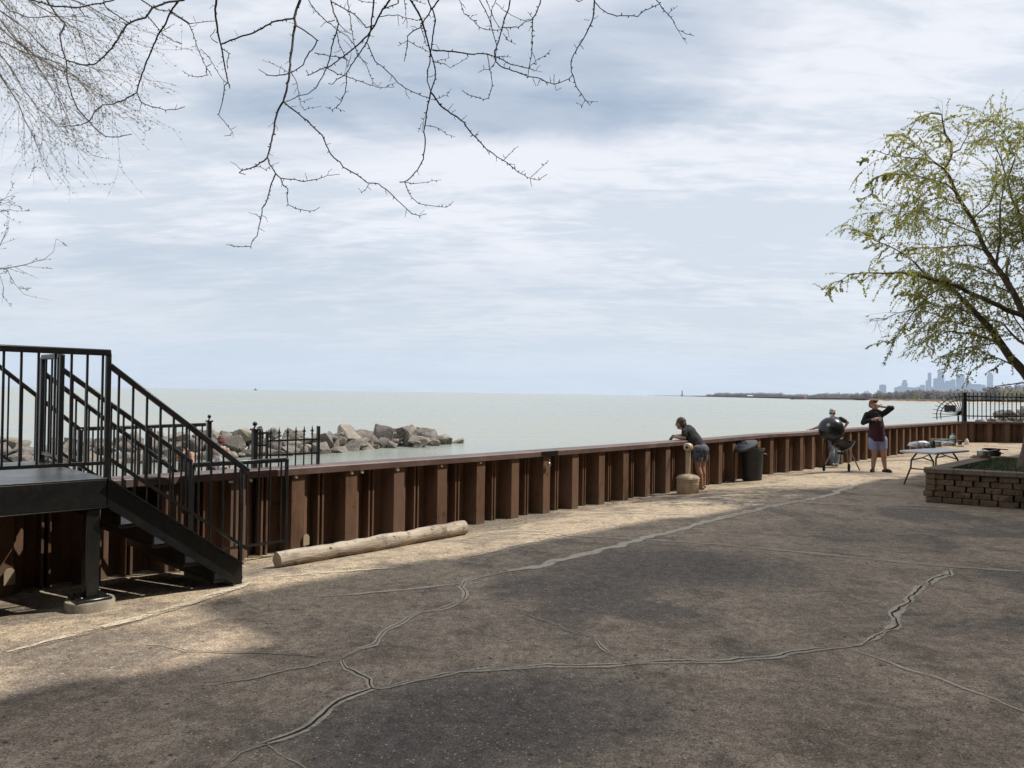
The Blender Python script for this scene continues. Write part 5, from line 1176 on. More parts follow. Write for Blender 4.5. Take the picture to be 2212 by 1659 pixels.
# height of the cap above her feet
capz = ZT - fp.z; n_f = (fp - wfr(S537 + (fp - P537).dot(UW))[0]).dot(NW)
hip = V((0, .06, .83)); sh = V((0, n_f + .10, 1.185)); hc = V((-.03, n_f + .27, 1.335)); nf = n_f
b = MB()
for s_ in (-1, 1):
    fx = .10 * s_ + (.02 if s_ > 0 else -.02); an = V((fx, -.02 + (.05 if s_ > 0 else -.05), .075)); kn = V((.10 * s_, .03 + (.03 if s_ > 0 else 0), .45)); hp = V((.09 * s_, .05, .82))
    chain(b, [hp, kn.lerp(hp, .5), kn, kn.lerp(an, .35) + V((0, -.02, 0)), an], [.106, .088, .06, .06, .038]); foot(b, an, (0, 1, 0), .95)
    el = V((.21 * s_, nf + .07, capz + .05)); shd = V((.165 * s_, nf + .085, 1.165)); wr = V((.09 * s_ - .02, nf + .33, capz + (.09 if s_ > 0 else .055)))
    chain(b, [shd, shd.lerp(el, .5), el], [.056, .05, .041]); chain(b, [el, el.lerp(wr, .35), wr], [.043, .043, .028])
    hand(b, wr, (-.25 * s_, 1, .02 if s_ > 0 else -.12), (0, .1, -1), .45, thumb=s_ * 1)
chain(b, [hip, hip.lerp(sh, .5), sh], [.125, .105, .09]); b.ball(hip + V((0, -.04, -.01)), (.165, .13, .12)); b.ball(sh + V((0, -.03, -.02)), (.17, .085, .10), rot=Matrix.Rotation(-.6, 3, 'X'))
nk = hc + V((0, -.05, -.10)); chain(b, [sh + V((0, .0, .03)), nk], [.058, .05]); HP, hr = head_shape(b, hc, V((-.28, .95, -.12)), V((0, .12, 1)), .98)
body = remeshed(b, 'body', M_SKIN2, wm, .0065, 3); face_bits(wm, HP, hr, .98)
c_ = MB(); chain(c_, [hip + V((0, .02, .05)), hip.lerp(sh, .5) + V((0, -.005, -.01)), sh + V((0, .0, .0))], [.145, .158, .13]); c_.ball(sh + V((0, -.03, -.015)), (.19, .11, .125), rot=Matrix.Rotation(-.6, 3, 'X')); c_.ball(hip + V((0, .03, .08)), (.155, .12, .10))
c_.cap(hip.lerp(sh, .25) + V((0, .06, -.05)), .10, hip.lerp(sh, .6) + V((0, .05, -.06)), .10)
for s_ in (-1, 1):
    shd = V((.165 * s_, nf + .085, 1.165)); el = V((.21 * s_, nf + .07, capz + .05)); c_.cap(shd, .068, shd.lerp(el, .52), .062)
remeshed(c_, 't_shirt', M_TEE, wm, .009, 4)
c_ = MB(); c_.ball(hip + V((0, -.04, -.02)), (.186, .155, .14))
for s_ in (-1, 1): c_.cap(V((.088 * s_, .03, .80)), .12, V((.10 * s_, .04, .60)), .11)
o = remeshed(c_, 'shorts', M_SHORTW, wm, .009, 4)
for v in o.data.vertices:
    if v.co.z < .585: v.co.z = .585 + (v.co.z - .585) * .12
c_ = MB(); r_, f_, u_ = hr.col[0], hr.col[1], hr.col[2]
c_.ball(HP(0, -.022, .045), (.084, .100, .086), 20, 14, hr); c_.ball(HP(0, -.075, -.03), (.078, .055, .085), 18, 12, hr); c_.ball(HP(.02, -.10, -.075), (.05, .04, .055), 14, 10, hr)
for s_ in (-1, 1): c_.cap(HP(.066 * s_, .03, .06), .022, HP(.074 * s_, -.02, -.01), .022); c_.cap(HP(.074 * s_, -.02, -.01), .02, HP(.066 * s_, -.05, -.09), .02)
o = remeshed(c_, 'hair', M_HAIRD, wm, .007, 1)
for v in o.data.vertices: v.co += V((noise.noise(v.co * 45), noise.noise(v.co * 45 + V((5, 0, 0))), noise.noise(v.co * 30))) * .008
# what she holds stays its own thing
hw = V((-.02, nf + .475, capz + .035)); rz = wm.rotation_euler.z; hwW = fp + Matrix.Rotation(rz, 3, 'Z') @ hw
ph = thing('phone', 'small dark phone held over the wall by the leaning woman', 'phone', loc=tuple(hwW), rz=rz)
mb = MB(); mb.frame_box(V((0, 0, 0)), V((.04, 0, 0)), V((0, .045, -.05)), V((0, .012, .011)), ch=.003); mb.build('phone_case', M_DKB, ph, world=False); mb = MB(); mb.frame_box(V((0, .0125, .0115)), V((.035, 0, 0)), V((0, .039, -.0435)), V((0, .0008, .0008))); mb.build('screen', M_GLASS, ph, world=False)

# --- man in printed shorts, facing the camera.  local x = picture right, y = away
YM = gp(1897, 1019.5, 0).y; mp = V((gp(1899, 1019.5, 0).x, YM, 0)); mn = thing('person', 'man in maroon and black pullover and printed blue shorts holding a glass', 'person', loc=tuple(mp))
KM = FOC / YM * 7.56
def Q(cx_, cy_, y=0.0): return V(((cx_ - 1510) / KM, y, (1478 - cy_) / KM))
b = MB()
for (hp, kn, an, dirx) in (((1412, 960), (1425, 1200), (1408, 1420), (-.55, -.85)), ((1555, 960), (1572, 1200), (1608, 1430), (.35, -.95))):
    h_, k_, a_ = Q(*hp), Q(*kn, -.035), Q(*an); a_.z = max(a_.z, .08); chain(b, [h_, h_.lerp(k_, .5), k_, k_.lerp(a_, .33) + V((0, .02, 0)), a_], [.10, .088, .062, .061, .04]); foot(b, a_, dirx, .95)
pel, che = Q(1475, 920), Q(1440, 560); chain(b, [pel, pel.lerp(che, .5), che], [.13, .14, .12]); b.ball(che + V((0, 0, .02)), (.19, .11, .13))
shL, elL, wrL = Q(1305, 545), Q(1248, 680, .02), Q(1350, 618, -.20); shR, elR, wrR = Q(1580, 520), Q(1695, 432, -.03), Q(1548, 412, -.09)
chain(b, [shL, elL], [.052, .042]); chain(b, [elL, wrL], [.042, .028]); chain(b, [shR, elR], [.052, .042]); chain(b, [elR, elR.lerp(wrR, .4), wrR], [.043, .041, .028])
hand(b, wrL, (.75, -.35, .25), (.3, .6, -.5), .55, thumb=-1); hand(b, wrR, (-.9, .1, .12), (-.1, .9, -.4), .55, thumb=-1)
hcM = Q(1412, 392); chain(b, [che + V((0, 0, .09)), hcM + V((.01, 0, -.08))], [.07, .058]); HM, hrm = head_shape(b, hcM, V((.32, -.94, -.06)), V((-.05, 0, 1)), 1.08)
remeshed(b, 'body', M_SKIN, mn, .0068, 3); face_bits(mn, HM, hrm, 1.08)
c_ = MB(); chain(c_, [Q(1470, 965), Q(1468, 860), Q(1462, 740), che], [.17, .178, .18, .15]); c_.ball(che + V((0, 0, .015)), (.21, .13, .15)); c_.ball(Q(1468, 880), (.20, .165, .19)); c_.ball(Q(1470, 935), (.198, .168, .15))
chain(c_, [shL, elL], [.072, .062]); c_.cap(elL, .06, elL.lerp(wrL, .75), .045); chain(c_, [shR, elR], [.074, .064]); c_.cap(elR, .062, elR.lerp(wrR, .55), .048); c_.cap(che + V((0, .02, .10)), .085, che + V((.0, .02, .125)), .08)
o = remeshed(c_, 'pullover', M_SHIRTM, mn, .009, 4)
for v in o.data.vertices:
    if v.co.z < .755: v.co.z = .755 + (v.co.z - .755) * .06
c_ = MB(); c_.ball(Q(1478, 935), (.175, .138, .15))
for (hp, kn) in (((1410, 950), (1412, 1090)), ((1555, 950), (1556, 1085))): c_.cap(Q(*hp), .118, Q(*kn, -.01), .112)
o = remeshed(c_, 'shorts', M_SHORTM, mn, .009, 3)
zc_ = .545
for v in o.data.vertices:
    if v.co.z < zc_: v.co.z = zc_ + (v.co.z - zc_) * .1
c_ = MB(); c_.ball(HM(0, -.022, .058), (.086, .102, .086), 20, 14, hrm); c_.ball(HM(0, -.06, .0), (.08, .065, .075), 16, 12, hrm); c_.cap(HM(-.045, .055, .105), .026, HM(.045, .05, .11), .028)
o = remeshed(c_, 'hair', M_HAIRR, mn, .007, 1)
for v in o.data.vertices: v.co += V((noise.noise(v.co * 45), noise.noise(v.co * 45 + V((5, 0, 0))), noise.noise(v.co * 30))) * .009
c_ = MB(); c_.cap(HM(-.045, .05, -.075), .02, HM(0, .068, -.112), .024); c_.cap(HM(.045, .05, -.075), .02, HM(0, .068, -.112), .024); c_.cap(HM(-.03, .088, -.048), .006, HM(.03, .088, -.048), .006); remeshed(c_, 'beard', M_HAIRR, mn, .006, 1)
for (an, dirx) in (((1408, 1420), (-.55, -.85)), ((1608, 1430), (.35, -.95))):
    a_ = Q(*an); d = V((dirx[0], dirx[1], 0)).normalized(); c_ = MB(); p0 = V((a_.x, a_.y, 0)); c_.cap(p0 - d * .05 + V((0, 0, .024)), .04, p0 + d * .15 + V((0, 0, .024)), .048); c_.cap(p0 + d * .06 + V((0, 0, .045)), .05, p0 + d * .13 + V((0, 0, .035)), .05)
    o = remeshed(c_, 'slipper', M_TEE, mn, .008, 2)
    for v in o.data.vertices: v.co.z = max(v.co.z, .002)
gw = mp + Q(1442, 612, -.245); gl = thing('drinking_glass', 'short clear drinking glass held at the chest by the man in maroon', 'glass', loc=tuple(gw)); mb = MB(); mb.lathe([(.034, -.045), (.036, -.04), (.04, .05), (.037, .05), (.033, -.03)], gw, 18, axis=(.12, 0, 1)); mb.build('glass_body', M_GLASSY, gl); mb = MB(); mb.lathe([(.032, -.028), (.0345, .02)], gw, 16, axis=(.12, 0, 1)); mb.build('drink', M_LOGEND, gl)

# --- person behind the grill, leaning back on the wall with both arms spread
YB = wpos(on_wall_px(1800, 0)).y - .55; bp0 = V((gp(1800.5, 1006, -.05).x * YB / gp(1800.5, 1006, -.05).y, YB, -.09)); bm_ = thing('person', 'grey haired person in blue mask and jeans standing behind the kettle grill', 'person', loc=tuple(bp0))
KB = FOC / YB * 7.56; ZB0 = (EYE.z - bp0.z)
def QB(cx_, cy_, y=0.0):
    p = at((3100 + cx_ / 4.148) / 1.8227, (1500 + cy_ / 4.148) / 1.8227, YB + y); return p - bp0
b = MB()
for s_, (hp, kn, an) in ((-1, ((715, 960), (725, 1180), (745, 1375))), (1, ((825, 960), (815, 1180), (795, 1375)))):
    h_, k_, a_ = QB(*hp, .18), QB(*kn, .02), QB(*an, -.02); a_.z = .085; chain(b, [h_, k_, a_], [.10, .062, .042]); foot(b, a_, (-.3 * 1, -1, 0), .95)
pel, che = QB(770, 930, .2), QB(755, 665, .22); chain(b, [pel, pel.lerp(che, .5), che], [.13, .135, .12]); b.ball(che + V((0, 0, .03)), (.18, .11, .11))
sL, eL, wL = QB(640, 640, .22), QB(505, 755, .33), QB(405, 838, .40); sR, eR, wR = QB(870, 620, .22), QB(985, 678, .32), QB(935, 760, .45)
wL.z = max(wL.z, ZT - bp0.z + .03); chain(b, [sL, eL, wL], [.05, .042, .027]); chain(b, [sR, eR, wR], [.05, .042, .027]); hand(b, wL, (-.9, .1, -.12), (0, 0, -1), .12, thumb=1); hand(b, wR, (-.5, .6, -.5), (0, .2, -1), .3, thumb=1)
hB = QB(735, 525, .16); chain(b, [che + V((0, 0, .09)), hB + V((0, .03, -.08))], [.065, .055]); HB_, hrb = head_shape(b, hB, V((-.35, -.93, -.10)), V((0, 0, 1)), 1.04)
remeshed(b, 'body', M_SKIN, bm_, .0072, 3)
c_ = MB(); chain(c_, [QB(770, 900, .2), QB(762, 780, .2), che], [.15, .15, .135]); c_.ball(che + V((0, 0, .025)), (.195, .125, .125)); c_.cap(sL, .07, sL.lerp(eL, .6), .062); c_.cap(sR, .07, sR.lerp(eR, .62), .062); remeshed(c_, 't_shirt', M_TEE, bm_, .0095, 4)
c_ = MB(); c_.ball(QB(770, 935, .19), (.17, .135, .13))
for (hp, kn, an) in (((715, 960), (725, 1180), (745, 1350)), ((825, 960), (815, 1180), (795, 1350))): chain(c_, [QB(*hp, .18), QB(*kn, .02), QB(*an, -.02)], [.115, .082, .075])
remeshed(c_, 'jeans', M_JEANS, bm_, .0095, 3)
c_ = MB(); c_.ball(HB_(0, -.02, .055), (.084, .10, .082), 20, 14, hrb); c_.ball(HB_(0, -.05, .0), (.082, .068, .075), 16, 12, hrb); remeshed(c_, 'hair', M_HAIRG, bm_, .007, 1)
mb = MB(); mb.ball(HB_(0, .05, -.052), (.062, .064, .058), 18, 12, hrb); mb.build('face_mask', M_MASK, bm_, world=False)
mb = MB(); mb.cap(HB_(-.055, .078, .006), .021, HB_(.055, .078, .006), .021, 10); mb.build('sunglasses', M_EYE, bm_, world=False)
for dx in ((745, 1375), (795, 1375)):
    a_ = QB(*dx, -.02); d = V((-.29, -.957, 0)); c_ = MB(); p0 = V((a_.x, a_.y, 0)); c_.cap(p0 - d * .05 + V((0, 0, .045)), .048, p0 + d * .15 + V((0, 0, .035)), .042); o = remeshed(c_, 'shoe', mat('grey_shoe', (0.22, 0.21, 0.19), None, 9, .8), bm_, .008, 2)
    for v in o.data.vertices: v.co.z = max(v.co.z, .002)

# --- two people down on the sand behind the wall, seen from behind
def beach_person(px, ytop, Y, label, tank, tank_mt, skin, cap=None, armx=0.0, hgt=1.72):
    tp = at(px, ytop, Y); base = V((tp.x, tp.y, tp.z - hgt)); o = thing('person', label, 'person', loc=tuple(base), rz=.25); k = hgt / 1.75
    b = MB()
    for s_ in (-1, 1):
        chain(b, [V((.09 * s_, 0, .88)), V((.10 * s_, .02, .47)), V((.11 * s_, -.02, .08))], [.10, .06, .04]); foot(b, V((.11 * s_, -.02, .08)), (0, 1, 0))
        sh_, el_, wr_ = V((.19 * s_, 0, 1.40)), V((.26 * s_, .0 - armx * .08, 1.12)), V((.24 * s_, .12 + armx * .1, .90)); chain(b, [sh_, el_], [.055, .044]); chain(b, [el_, wr_], [.043, .028]); hand(b, wr_, (0, .3, -1), (-s_, .2, 0), .35, thumb=1)
    chain(b, [V((0, 0, .92)), V((0, 0, 1.15)), V((0, -.01, 1.36))], [.135, .13, .12]); b.ball((0, 0, 1.37), (.19, .11, .12)); b.cap((0, 0, 1.45), .06, (0, .02, 1.55), .056); H_, hr_ = head_shape(b, V((0, .03, 1.625)), V((-.35, .93, -.05)), V((0, 0, 1)), 1.04)
    b.v = [v * k for v in b.v]; remeshed(b, 'body', skin, o, .0085, 3)
    c_ = MB(); chain(c_, [V((0, 0, .90)), V((0, 0, 1.12)), V((0, -.01, 1.33))], [.155, .15, .138]); c_.ball((0, 0, 1.33), (.165, .128, .12))
    for s_ in (-1, 1): c_.cap((.095 * s_, -.05, 1.42), .06, (.10 * s_, .03, 1.44), .06)
    c_.v = [v * k for v in c_.v]; remeshed(c_, 'tank_top', tank_mt, o, .01, 3)
    c_ = MB(); c_.ball((0, 0, .88), (.18, .14, .13))
    for s_ in (-1, 1): c_.cap((.095 * s_, 0, .85), .115, (.105 * s_, .01, .55), .105)
    c_.v = [v * k for v in c_.v]; remeshed(c_, 'shorts', M_TEE, o, .011, 3)
    c_ = MB(); c_.ball(H_(0, -.02, .05), (.087, .104, .084), 18, 12, hr_); c_.ball(H_(0, -.06, -.005), (.08, .06, .07), 14, 10, hr_); c_.v = [v * k for v in c_.v]; remeshed(c_, 'hair', M_HAIRD, o, .009, 1)
    if cap:
        c_ = MB(); c_.ball(H_(0, -.01, .075), (.092, .108, .075), 18, 12, hr_); c_.v = [v * k for v in c_.v]; co_ = remeshed(c_, 'cap', M_EYE, o, .008, 1)
        c_ = MB(); c_.cap(H_(-.03, -.10, .05), .012, H_(-.02, -.175, .02), .012); c_.cap(H_(.03, -.10, .05), .012, H_(.02, -.175, .02), .012); c_.cap(H_(-.03, -.02, .145), .016, H_(.03, .0, .145), .016); c_.cap(H_(.085, -.06, .05), .014, H_(.09, -.07, -.03), .014); c_.v = [v * k for v in c_.v]; remeshed(c_, 'brim', cap, co_, .006, 1)
    return o
M_TANK = mat('grey_white_tank', (0.50, 0.48, 0.52), (0.18, 0.165, 0.17), 7, 0.9, stretch=(1, 1, .5), lo=.47, hi=.53, c3=(0.78, 0.78, 0.82), scale3=5, amt3=.8); M_REDC = mat('red_cap', (0.55, 0.05, 0.07), None, 8, .7)
beach_person(476, 944, 21.0, 'person in red trimmed cap and grey white tank top beyond the wall', 1, M_TANK, M_SKIN, M_REDC)
beach_person(398, 953, 20.2, 'dark haired person in black tank top beyond the wall behind the railings', 1, M_TEE, M_SKIN, None, 1.0, 1.62)
# ------------------------------------------------------------------ bare tree whose thorny branches hang over the view
rng = random.Random(21)
def c3(x, y): return ((700 + x / 1.6592) / 1.8227, (y / 1.6592) / 1.8227, 1 / 1.6592 / 1.8227)
def c4(x, y): return ((1500 + x / 1.7015) / 1.8227, (y / 1.7015) / 1.8227, 1 / 1.7015 / 1.8227)
def c2(x, y): return ((x / 1.382) / 1.8227, (y / 1.382) / 1.8227, 1 / 1.382 / 1.8227)
B3 = [
 ('800,0 775,60 762,120 770,160 755,230 745,320 735,400 728,480 715,570 690,660 655,720 635,790 625,870 605,960 585,1025 600,1070 640,1135', 16, 8),
 ('640,1135 605,1220 590,1290 570,1340 550,1360 545,1430 527,1490 522,1540 490,1565 475,1610 400,1610 320,1597', 8, 3), ('545,1430 510,1400 465,1388', 4, 2),
 ('640,1135 675,1165 740,1170 820,1185 900,1175 980,1145 1055,1140', 7, 3), ('672,1165 685,1205 718,1235 715,1300 722,1335 770,1360 830,1375 885,1380 925,1355', 6, 3),
 ('585,1030 540,1065 500,1090 460,1105 420,1112 402,1130 440,1140', 9, 5), ('420,1112 385,1080 345,1057', 4, 2), ('500,1090 540,1085 572,1110 620,1075 660,1062', 4, 2),
 ('690,665 735,700 790,745 850,790 905,850 945,885 970,945 1000,1010 1060,1060 1080,1090 1130,1120 1190,1155 1240,1195 1310,1200 1360,1235 1430,1300 1480,1350 1530,1395 1580,1408 1622,1398', 9, 4), ('1580,1400 1610,1375', 3, 2), ('1250,1200 1225,1240 1200,1250 1180,1230', 4, 2),
 ('252,0 245,60 250,130 262,210 280,290 295,370 310,450 322,510 340,575', 13, 6), ('280,290 345,265 420,235 480,220 550,185 620,145 680,130 762,120', 8, 10), ('262,280 225,255 215,235 245,190', 5, 3), ('285,310 335,350 322,400 325,450', 6, 4),
 ('325,540 305,560 295,640 285,690 265,750 300,790 330,830 360,860 340,885 305,888', 6, 3), ('325,545 280,505 245,445 215,390 180,345 150,320', 4, 3), ('215,420 185,435 190,490 130,503 70,490 30,462', 5, 3),
 ('-60,60 0,105 70,150 100,220 120,290 150,360 180,430 220,495', 6, 4), ('75,152 140,148 200,140 250,138', 4, 4),
 ('770,165 830,200 880,235 910,262 895,305 860,345 830,390 820,425 755,465 728,480', 8, 6), ('728,480 690,490 640,495 590,490 560,475 530,455', 7, 4), ('728,478 700,460 640,425 555,392', 4, 2), ('740,470 770,520 790,600 800,680 825,720 880,700 935,695', 5, 2), ('800,665 850,650 880,640', 3, 2), ('895,345 960,360 1020,370 1080,378 1120,400 1110,440', 6, 4),
 ('1000,0 1020,80 1050,150 1030,230 1005,310 995,370 975,440 945,500 900,575 850,610 790,625 740,655 695,668', 9, 4), ('855,0 900,70 960,130 1040,195 1110,240 1150,290 1200,385 1230,420 1255,490 1275,540 1300,560', 6, 3), ('1050,152 1090,195 1140,225', 5, 3), ('1025,130 960,150 935,175', 5, 3), ('1040,210 1050,280 1080,340 1100,390 1110,440', 6, 4),
 ('975,445 1040,480 1120,505 1190,530 1250,555 1330,572 1415,568', 6, 3), ('1360,565 1425,540', 3, 2),
 ('1385,0 1340,60 1310,110 1285,170 1240,230 1180,290 1120,340 1060,385 1000,430 930,455 855,490 840,460', 12, 5), ('1280,0 1272,80 1260,200 1235,280 1190,345 1150,400 1120,450 1090,490 1040,520 1010,550 985,545', 10, 4), ('1105,480 1100,540 1095,600 1070,660 1040,700 1010,720 970,700', 6, 3), ('1040,705 1090,728', 3, 2),
 ('1110,0 1125,100 1140,210 1155,300 1180,370 1240,415', 5, 3), ('1000,10 1060,40 1110,70 1150,90 1190,130 1230,180 1280,165', 7, 6), ('1240,285 1260,340 1290,400 1340,440 1400,490 1440,540 1490,580 1550,605 1600,630 1650,645', 6, 4), ('1310,110 1380,100 1440,100 1500,120 1560,130 1610,115', 5, 3),
 ('1520,0 1570,80 1600,150 1620,230 1640,300 1650,340', 12, 9), ('1635,0 1665,70 1685,130 1670,210 1660,290 1650,340', 9, 8), ('1705,0 1650,70 1600,150 1590,180 1540,200 1500,235 1500,300 1480,400', 9, 4), ('1500,265 1440,300', 4, 2), ('1500,265 1560,300 1640,340', 4, 3),
 ('1650,340 1650,400 1630,460 1630,530 1650,590', 7, 6), ('1650,340 1670,400 1680,440 1685,510 1665,560 1652,600', 8, 7),
 ('1652,600 1640,660 1625,740 1615,820 1605,860 1618,900 1612,980 1605,1040 1565,1110 1520,1160 1480,1190 1452,1190', 9, 6), ('1480,1190 1540,1200 1600,1195 1660,1180 1715,1175', 4, 2), ('1482,1190 1500,1240 1530,1290 1575,1330 1640,1340 1700,1350 1755,1355 1800,1315', 5, 3),
 ('1655,605 1710,680 1740,710 1810,755 1870,800 1890,840 1930,880 1960,910 2015,970 2080,1020 2150,1060 2200,1105 2245,1138 2305,1165 2360,1177 2410,1140', 10, 3), ('2125,1050 2165,1010 2223,958', 4, 2), ('2305,1160 2360,1110 2420,1050', 4, 2), ('1955,905 1945,880 1965,860', 3, 2), ('2160,1070 2200,1075', 3, 2),
 ('1620,820 1680,830 1720,850 1760,880 1810,895', 4, 2), ('1655,650 1710,640 1755,620 1785,580', 4, 2), ('1625,740 1600,800 1570,860', 3, 2), ('1480,0 1490,60 1490,120 1470,155', 5, 3), ('1590,180 1610,240 1625,300', 5, 4), ('1340,60 1400,40 1440,20 1443,0', 6, 5), ('1180,0 1240,15 1300,20', 4, 3),
 ('1665,405 1720,390 1775,375', 3, 2), ('1672,405 1740,415 1780,442 1840,410 1900,370', 4, 2), ('1540,0 1580,15 1620,25', 4, 3)]
B4 = [
 ('345,335 420,342 500,350 580,362 650,360 710,358 765,380 820,405 880,435 940,450 1000,460', 9, 5), ('865,0 855,60 830,120 810,200 790,270 760,350 770,410 800,440 860,465 930,490 990,515 1070,525 1110,550 1160,565 1220,545 1260,530 1285,500', 9, 5),
 ('660,0 700,70 730,140 750,220 775,300 768,380', 6, 5), ('705,0 740,80 770,150 805,195', 5, 4), ('770,0 740,70 735,140 745,200', 5, 4), ('525,0 560,90 620,140 660,180 700,200 808,198', 4, 4), ('770,20 830,75 890,110 960,140 1010,130', 4, 3), ('808,182 870,185 920,180 970,145 1020,130', 6, 4),
 ('1070,0 1045,80 1015,130 1013,220 1012,300 1010,370 990,450 985,512', 8, 4), ('990,450 1040,405 1090,380 1135,335', 4, 2), ('820,225 850,270 900,295', 4, 3), ('768,410 730,465 690,462 655,485', 5, 3), ('715,360 725,440 740,520 745,580 720,660 690,668 640,650 580,635 545,605', 5, 4),
 ('1430,0 1428,60 1420,120 1390,200 1360,250 1320,320 1290,370 1275,410 1278,480 1290,520 1310,580 1340,630 1370,670 1400,705', 9, 4), ('1385,680 1450,682', 3, 2), ('1370,670 1345,705 1310,690', 3, 2), ('1430,10 1470,55 1520,90 1580,105 1660,105 1720,110 1770,70 1860,30', 6, 5),
 ('1845,0 1880,50 1925,95 1960,145 1990,200 2040,225 2095,240', 6, 3), ('1990,200 2020,255 2050,290', 3, 2), ('1925,93 1985,42', 3, 2), ('1165,565 1175,605 1205,590', 3, 2), ('775,380 820,378 870,382', 4, 2), ('1020,130 1000,95 985,80', 4, 2), ('1000,460 1040,475 1075,482', 4, 2), ('1310,320 1295,300', 4, 2), ('1395,135 1362,132', 4, 2), ('1305,0 1330,10 1350,0', 5, 4)]
B2 = [
 ('1000,0 900,15 830,45 790,95 735,110 690,135 650,200 610,260 560,310 525,345 470,357 400,340 365,330', 11, 7), ('975,0 930,60 900,130 860,190 830,260 800,330 775,400 748,480 745,505 680,540 620,565 560,570 520,600 490,655 440,680 330,690', 9, 4), ('745,505 770,560 830,580 900,600 950,597 1005,580', 5, 3), ('770,560 758,605', 3, 2),
 ('255,0 300,70 355,130 325,190 335,250 362,330 365,430 385,500 420,590 480,655 520,700 570,740 620,748 715,730', 9, 4), ('565,0 575,40 640,85 700,125', 6, 5), ('430,40 460,85 495,100', 5, 3), ('770,0 850,50 920,60 1020,125', 6, 5), ('795,80 850,140 890,190 940,220 990,237', 5, 3), ('880,170 950,130', 4, 2), ('170,0 300,35 430,40 500,25 560,15 620,0', 8, 6)]
placed = []          # (x, y, depth)
def base_depth(x, y): return 4.7 + .55 * math.sin(x / 260.0 + .6) + .3 * math.cos(x / 90.0 + y / 170.0)
bt_root = V((-4.2, -1.2, 0))
bare = thing('bare_tree', 'leafless thorny tree whose dark branches hang over the top of the view', 'tree', loc=tuple(bt_root))
br = MB(); starts = []
def run(lst, cf):
    for k, (txt, w0, w1) in enumerate(lst):
        pts = []
        for q in txt.split():
            a, b = q.split(','); x, y, sc_ = cf(float(a), float(b)); pts.append((x, y))
        # join to a limb already placed
        x0, y0 = pts[0]; d0 = None; best = 11.0
        for (x, y, d) in placed:
            e = math.hypot(x - x0, y - y0)
            if e < best: best = e; d0 = d
        amp = rng.uniform(-.35, .35); bd0 = base_depth(x0, y0); off0 = (d0 - bd0) if d0 is not None else rng.uniform(-.5, .5)
        dense = []
        for (a, b) in zip(pts, pts[1:]):
            m_ = max(1, int(math.hypot(b[0] - a[0], b[1] - a[1]) / 7))
            for i in range(m_): dense.append((a[0] + (b[0] - a[0]) * i / m_, a[1] + (b[1] - a[1]) * i / m_))
        dense.append(pts[-1]); n = len(dense); wp, rr = [], []
        for i, (x, y) in enumerate(dense):
            f = i / max(1, n - 1); dp = base_depth(x, y) + off0 + amp * f; jx, jy = 1.9 * noise.noise(V((x * .16, y * .16, k))), 1.9 * noise.noise(V((x * .16, y * .16, k + 50.5)))
            if i in (0, n - 1): jx = jy = 0
            placed.append((x, y, dp)); wp.append(at(x + jx, y + jy, dp)); wpx = (w0 + (w1 - w0) * f) * sc_ * 1.12; rr.append(max(.0011, wpx * .5 * dp / FOC * (1 + .18 * noise.noise(V((i * .6, k, 0))))))
        if rr: br.tube(wp, rr, 6)
        if d0 is None and y0 < 12: starts.append((wp[0], rr[0]))
        # thorns, spur shoots and buds
        L = 0.0
        for i in range(1, n - 1):
            L += (wp[i] - wp[i - 1]).length
            if L > .022 and rng.random() < .8:
                L = 0.0; t_ = (wp[i + 1] - wp[i - 1]).normalized(); a = rng.uniform(0, 6.28); o1 = t_.orthogonal().normalized(); o2 = t_.cross(o1); d = (o1 * math.cos(a) + o2 * math.sin(a) + t_ * rng.uniform(-.2, .7)).normalized()
                if rng.random() < .84: l = rng.uniform(.008, .019); br.tube([wp[i], wp[i] + d * l * .5, wp[i] + d * l], [max(rr[i] * .95, .0028), max(rr[i] * .85, .0027), .0010], 4)
                else:
                    l = rng.uniform(.02, .06); m1 = wp[i] + d * l * .5; d2 = (d + V((rng.uniform(-.6, .6), rng.uniform(-.6, .6), rng.uniform(-.6, .6)))).normalized(); br.tube([wp[i], m1, m1 + d2 * l * .6], [.0016, .0014, .001], 4); br.ball(m1, .0026, 5, 4); br.ball(m1 + d2 * l * .6, .0022, 5, 4)
        br.ball(wp[-1], max(rr[-1], .0018) * 1.2, 6, 5)
run(B3, c3); run(B4, c4); run(B2, c2)
# limbs above the frame that carry them
limb = [bt_root + V((.25, .3, 4.0)), V((-2.9, .5, 4.9)), V((-1.6, 1.5, 5.2)), V((.2, 2.2, 5.35)), V((2.6, 2.7, 5.5))]
lm = []
for (a, b) in zip(limb, limb[1:]):
    for i in range(8): lm.append(a.lerp(b, i / 8))
lm.append(limb[-1]); lm = [p + V((noise.noise(p * .9), noise.noise(p * .9 + V((4, 4, 4))), noise.noise(p * .9 + V((8, 8, 8))))) * .18 for p in lm]
br.tube(lm, [.10 - .075 * i / len(lm) for i in range(len(lm))], 10)
for (p, r_) in starts:
    q = min(lm, key=lambda a: (a - p).length + abs(a.x - p.x)); pts = [p, p + V((0, .02, .12)), p.lerp(q, .45) + V((0, 0, .22)), q]; br.tube(pts, [r_, r_ * 1.15, r_ * 1.6, r_ * 2.2], 6)
br.build('crown', M_BARK, bare, angle=60)
mb = MB(); tk = [bt_root + V((0, 0, -.1)), bt_root + V((.05, .03, 1.2)), bt_root + V((.1, .1, 2.6)), bt_root + V((.25, .3, 4.0)), bt_root + V((.1, .2, 6.0)), bt_root + V((-.2, .3, 8.0))]
mb.tube(tk, [.24, .17, .15, .13, .08, .03], 14); mb.build('trunk', M_BARK, bare)

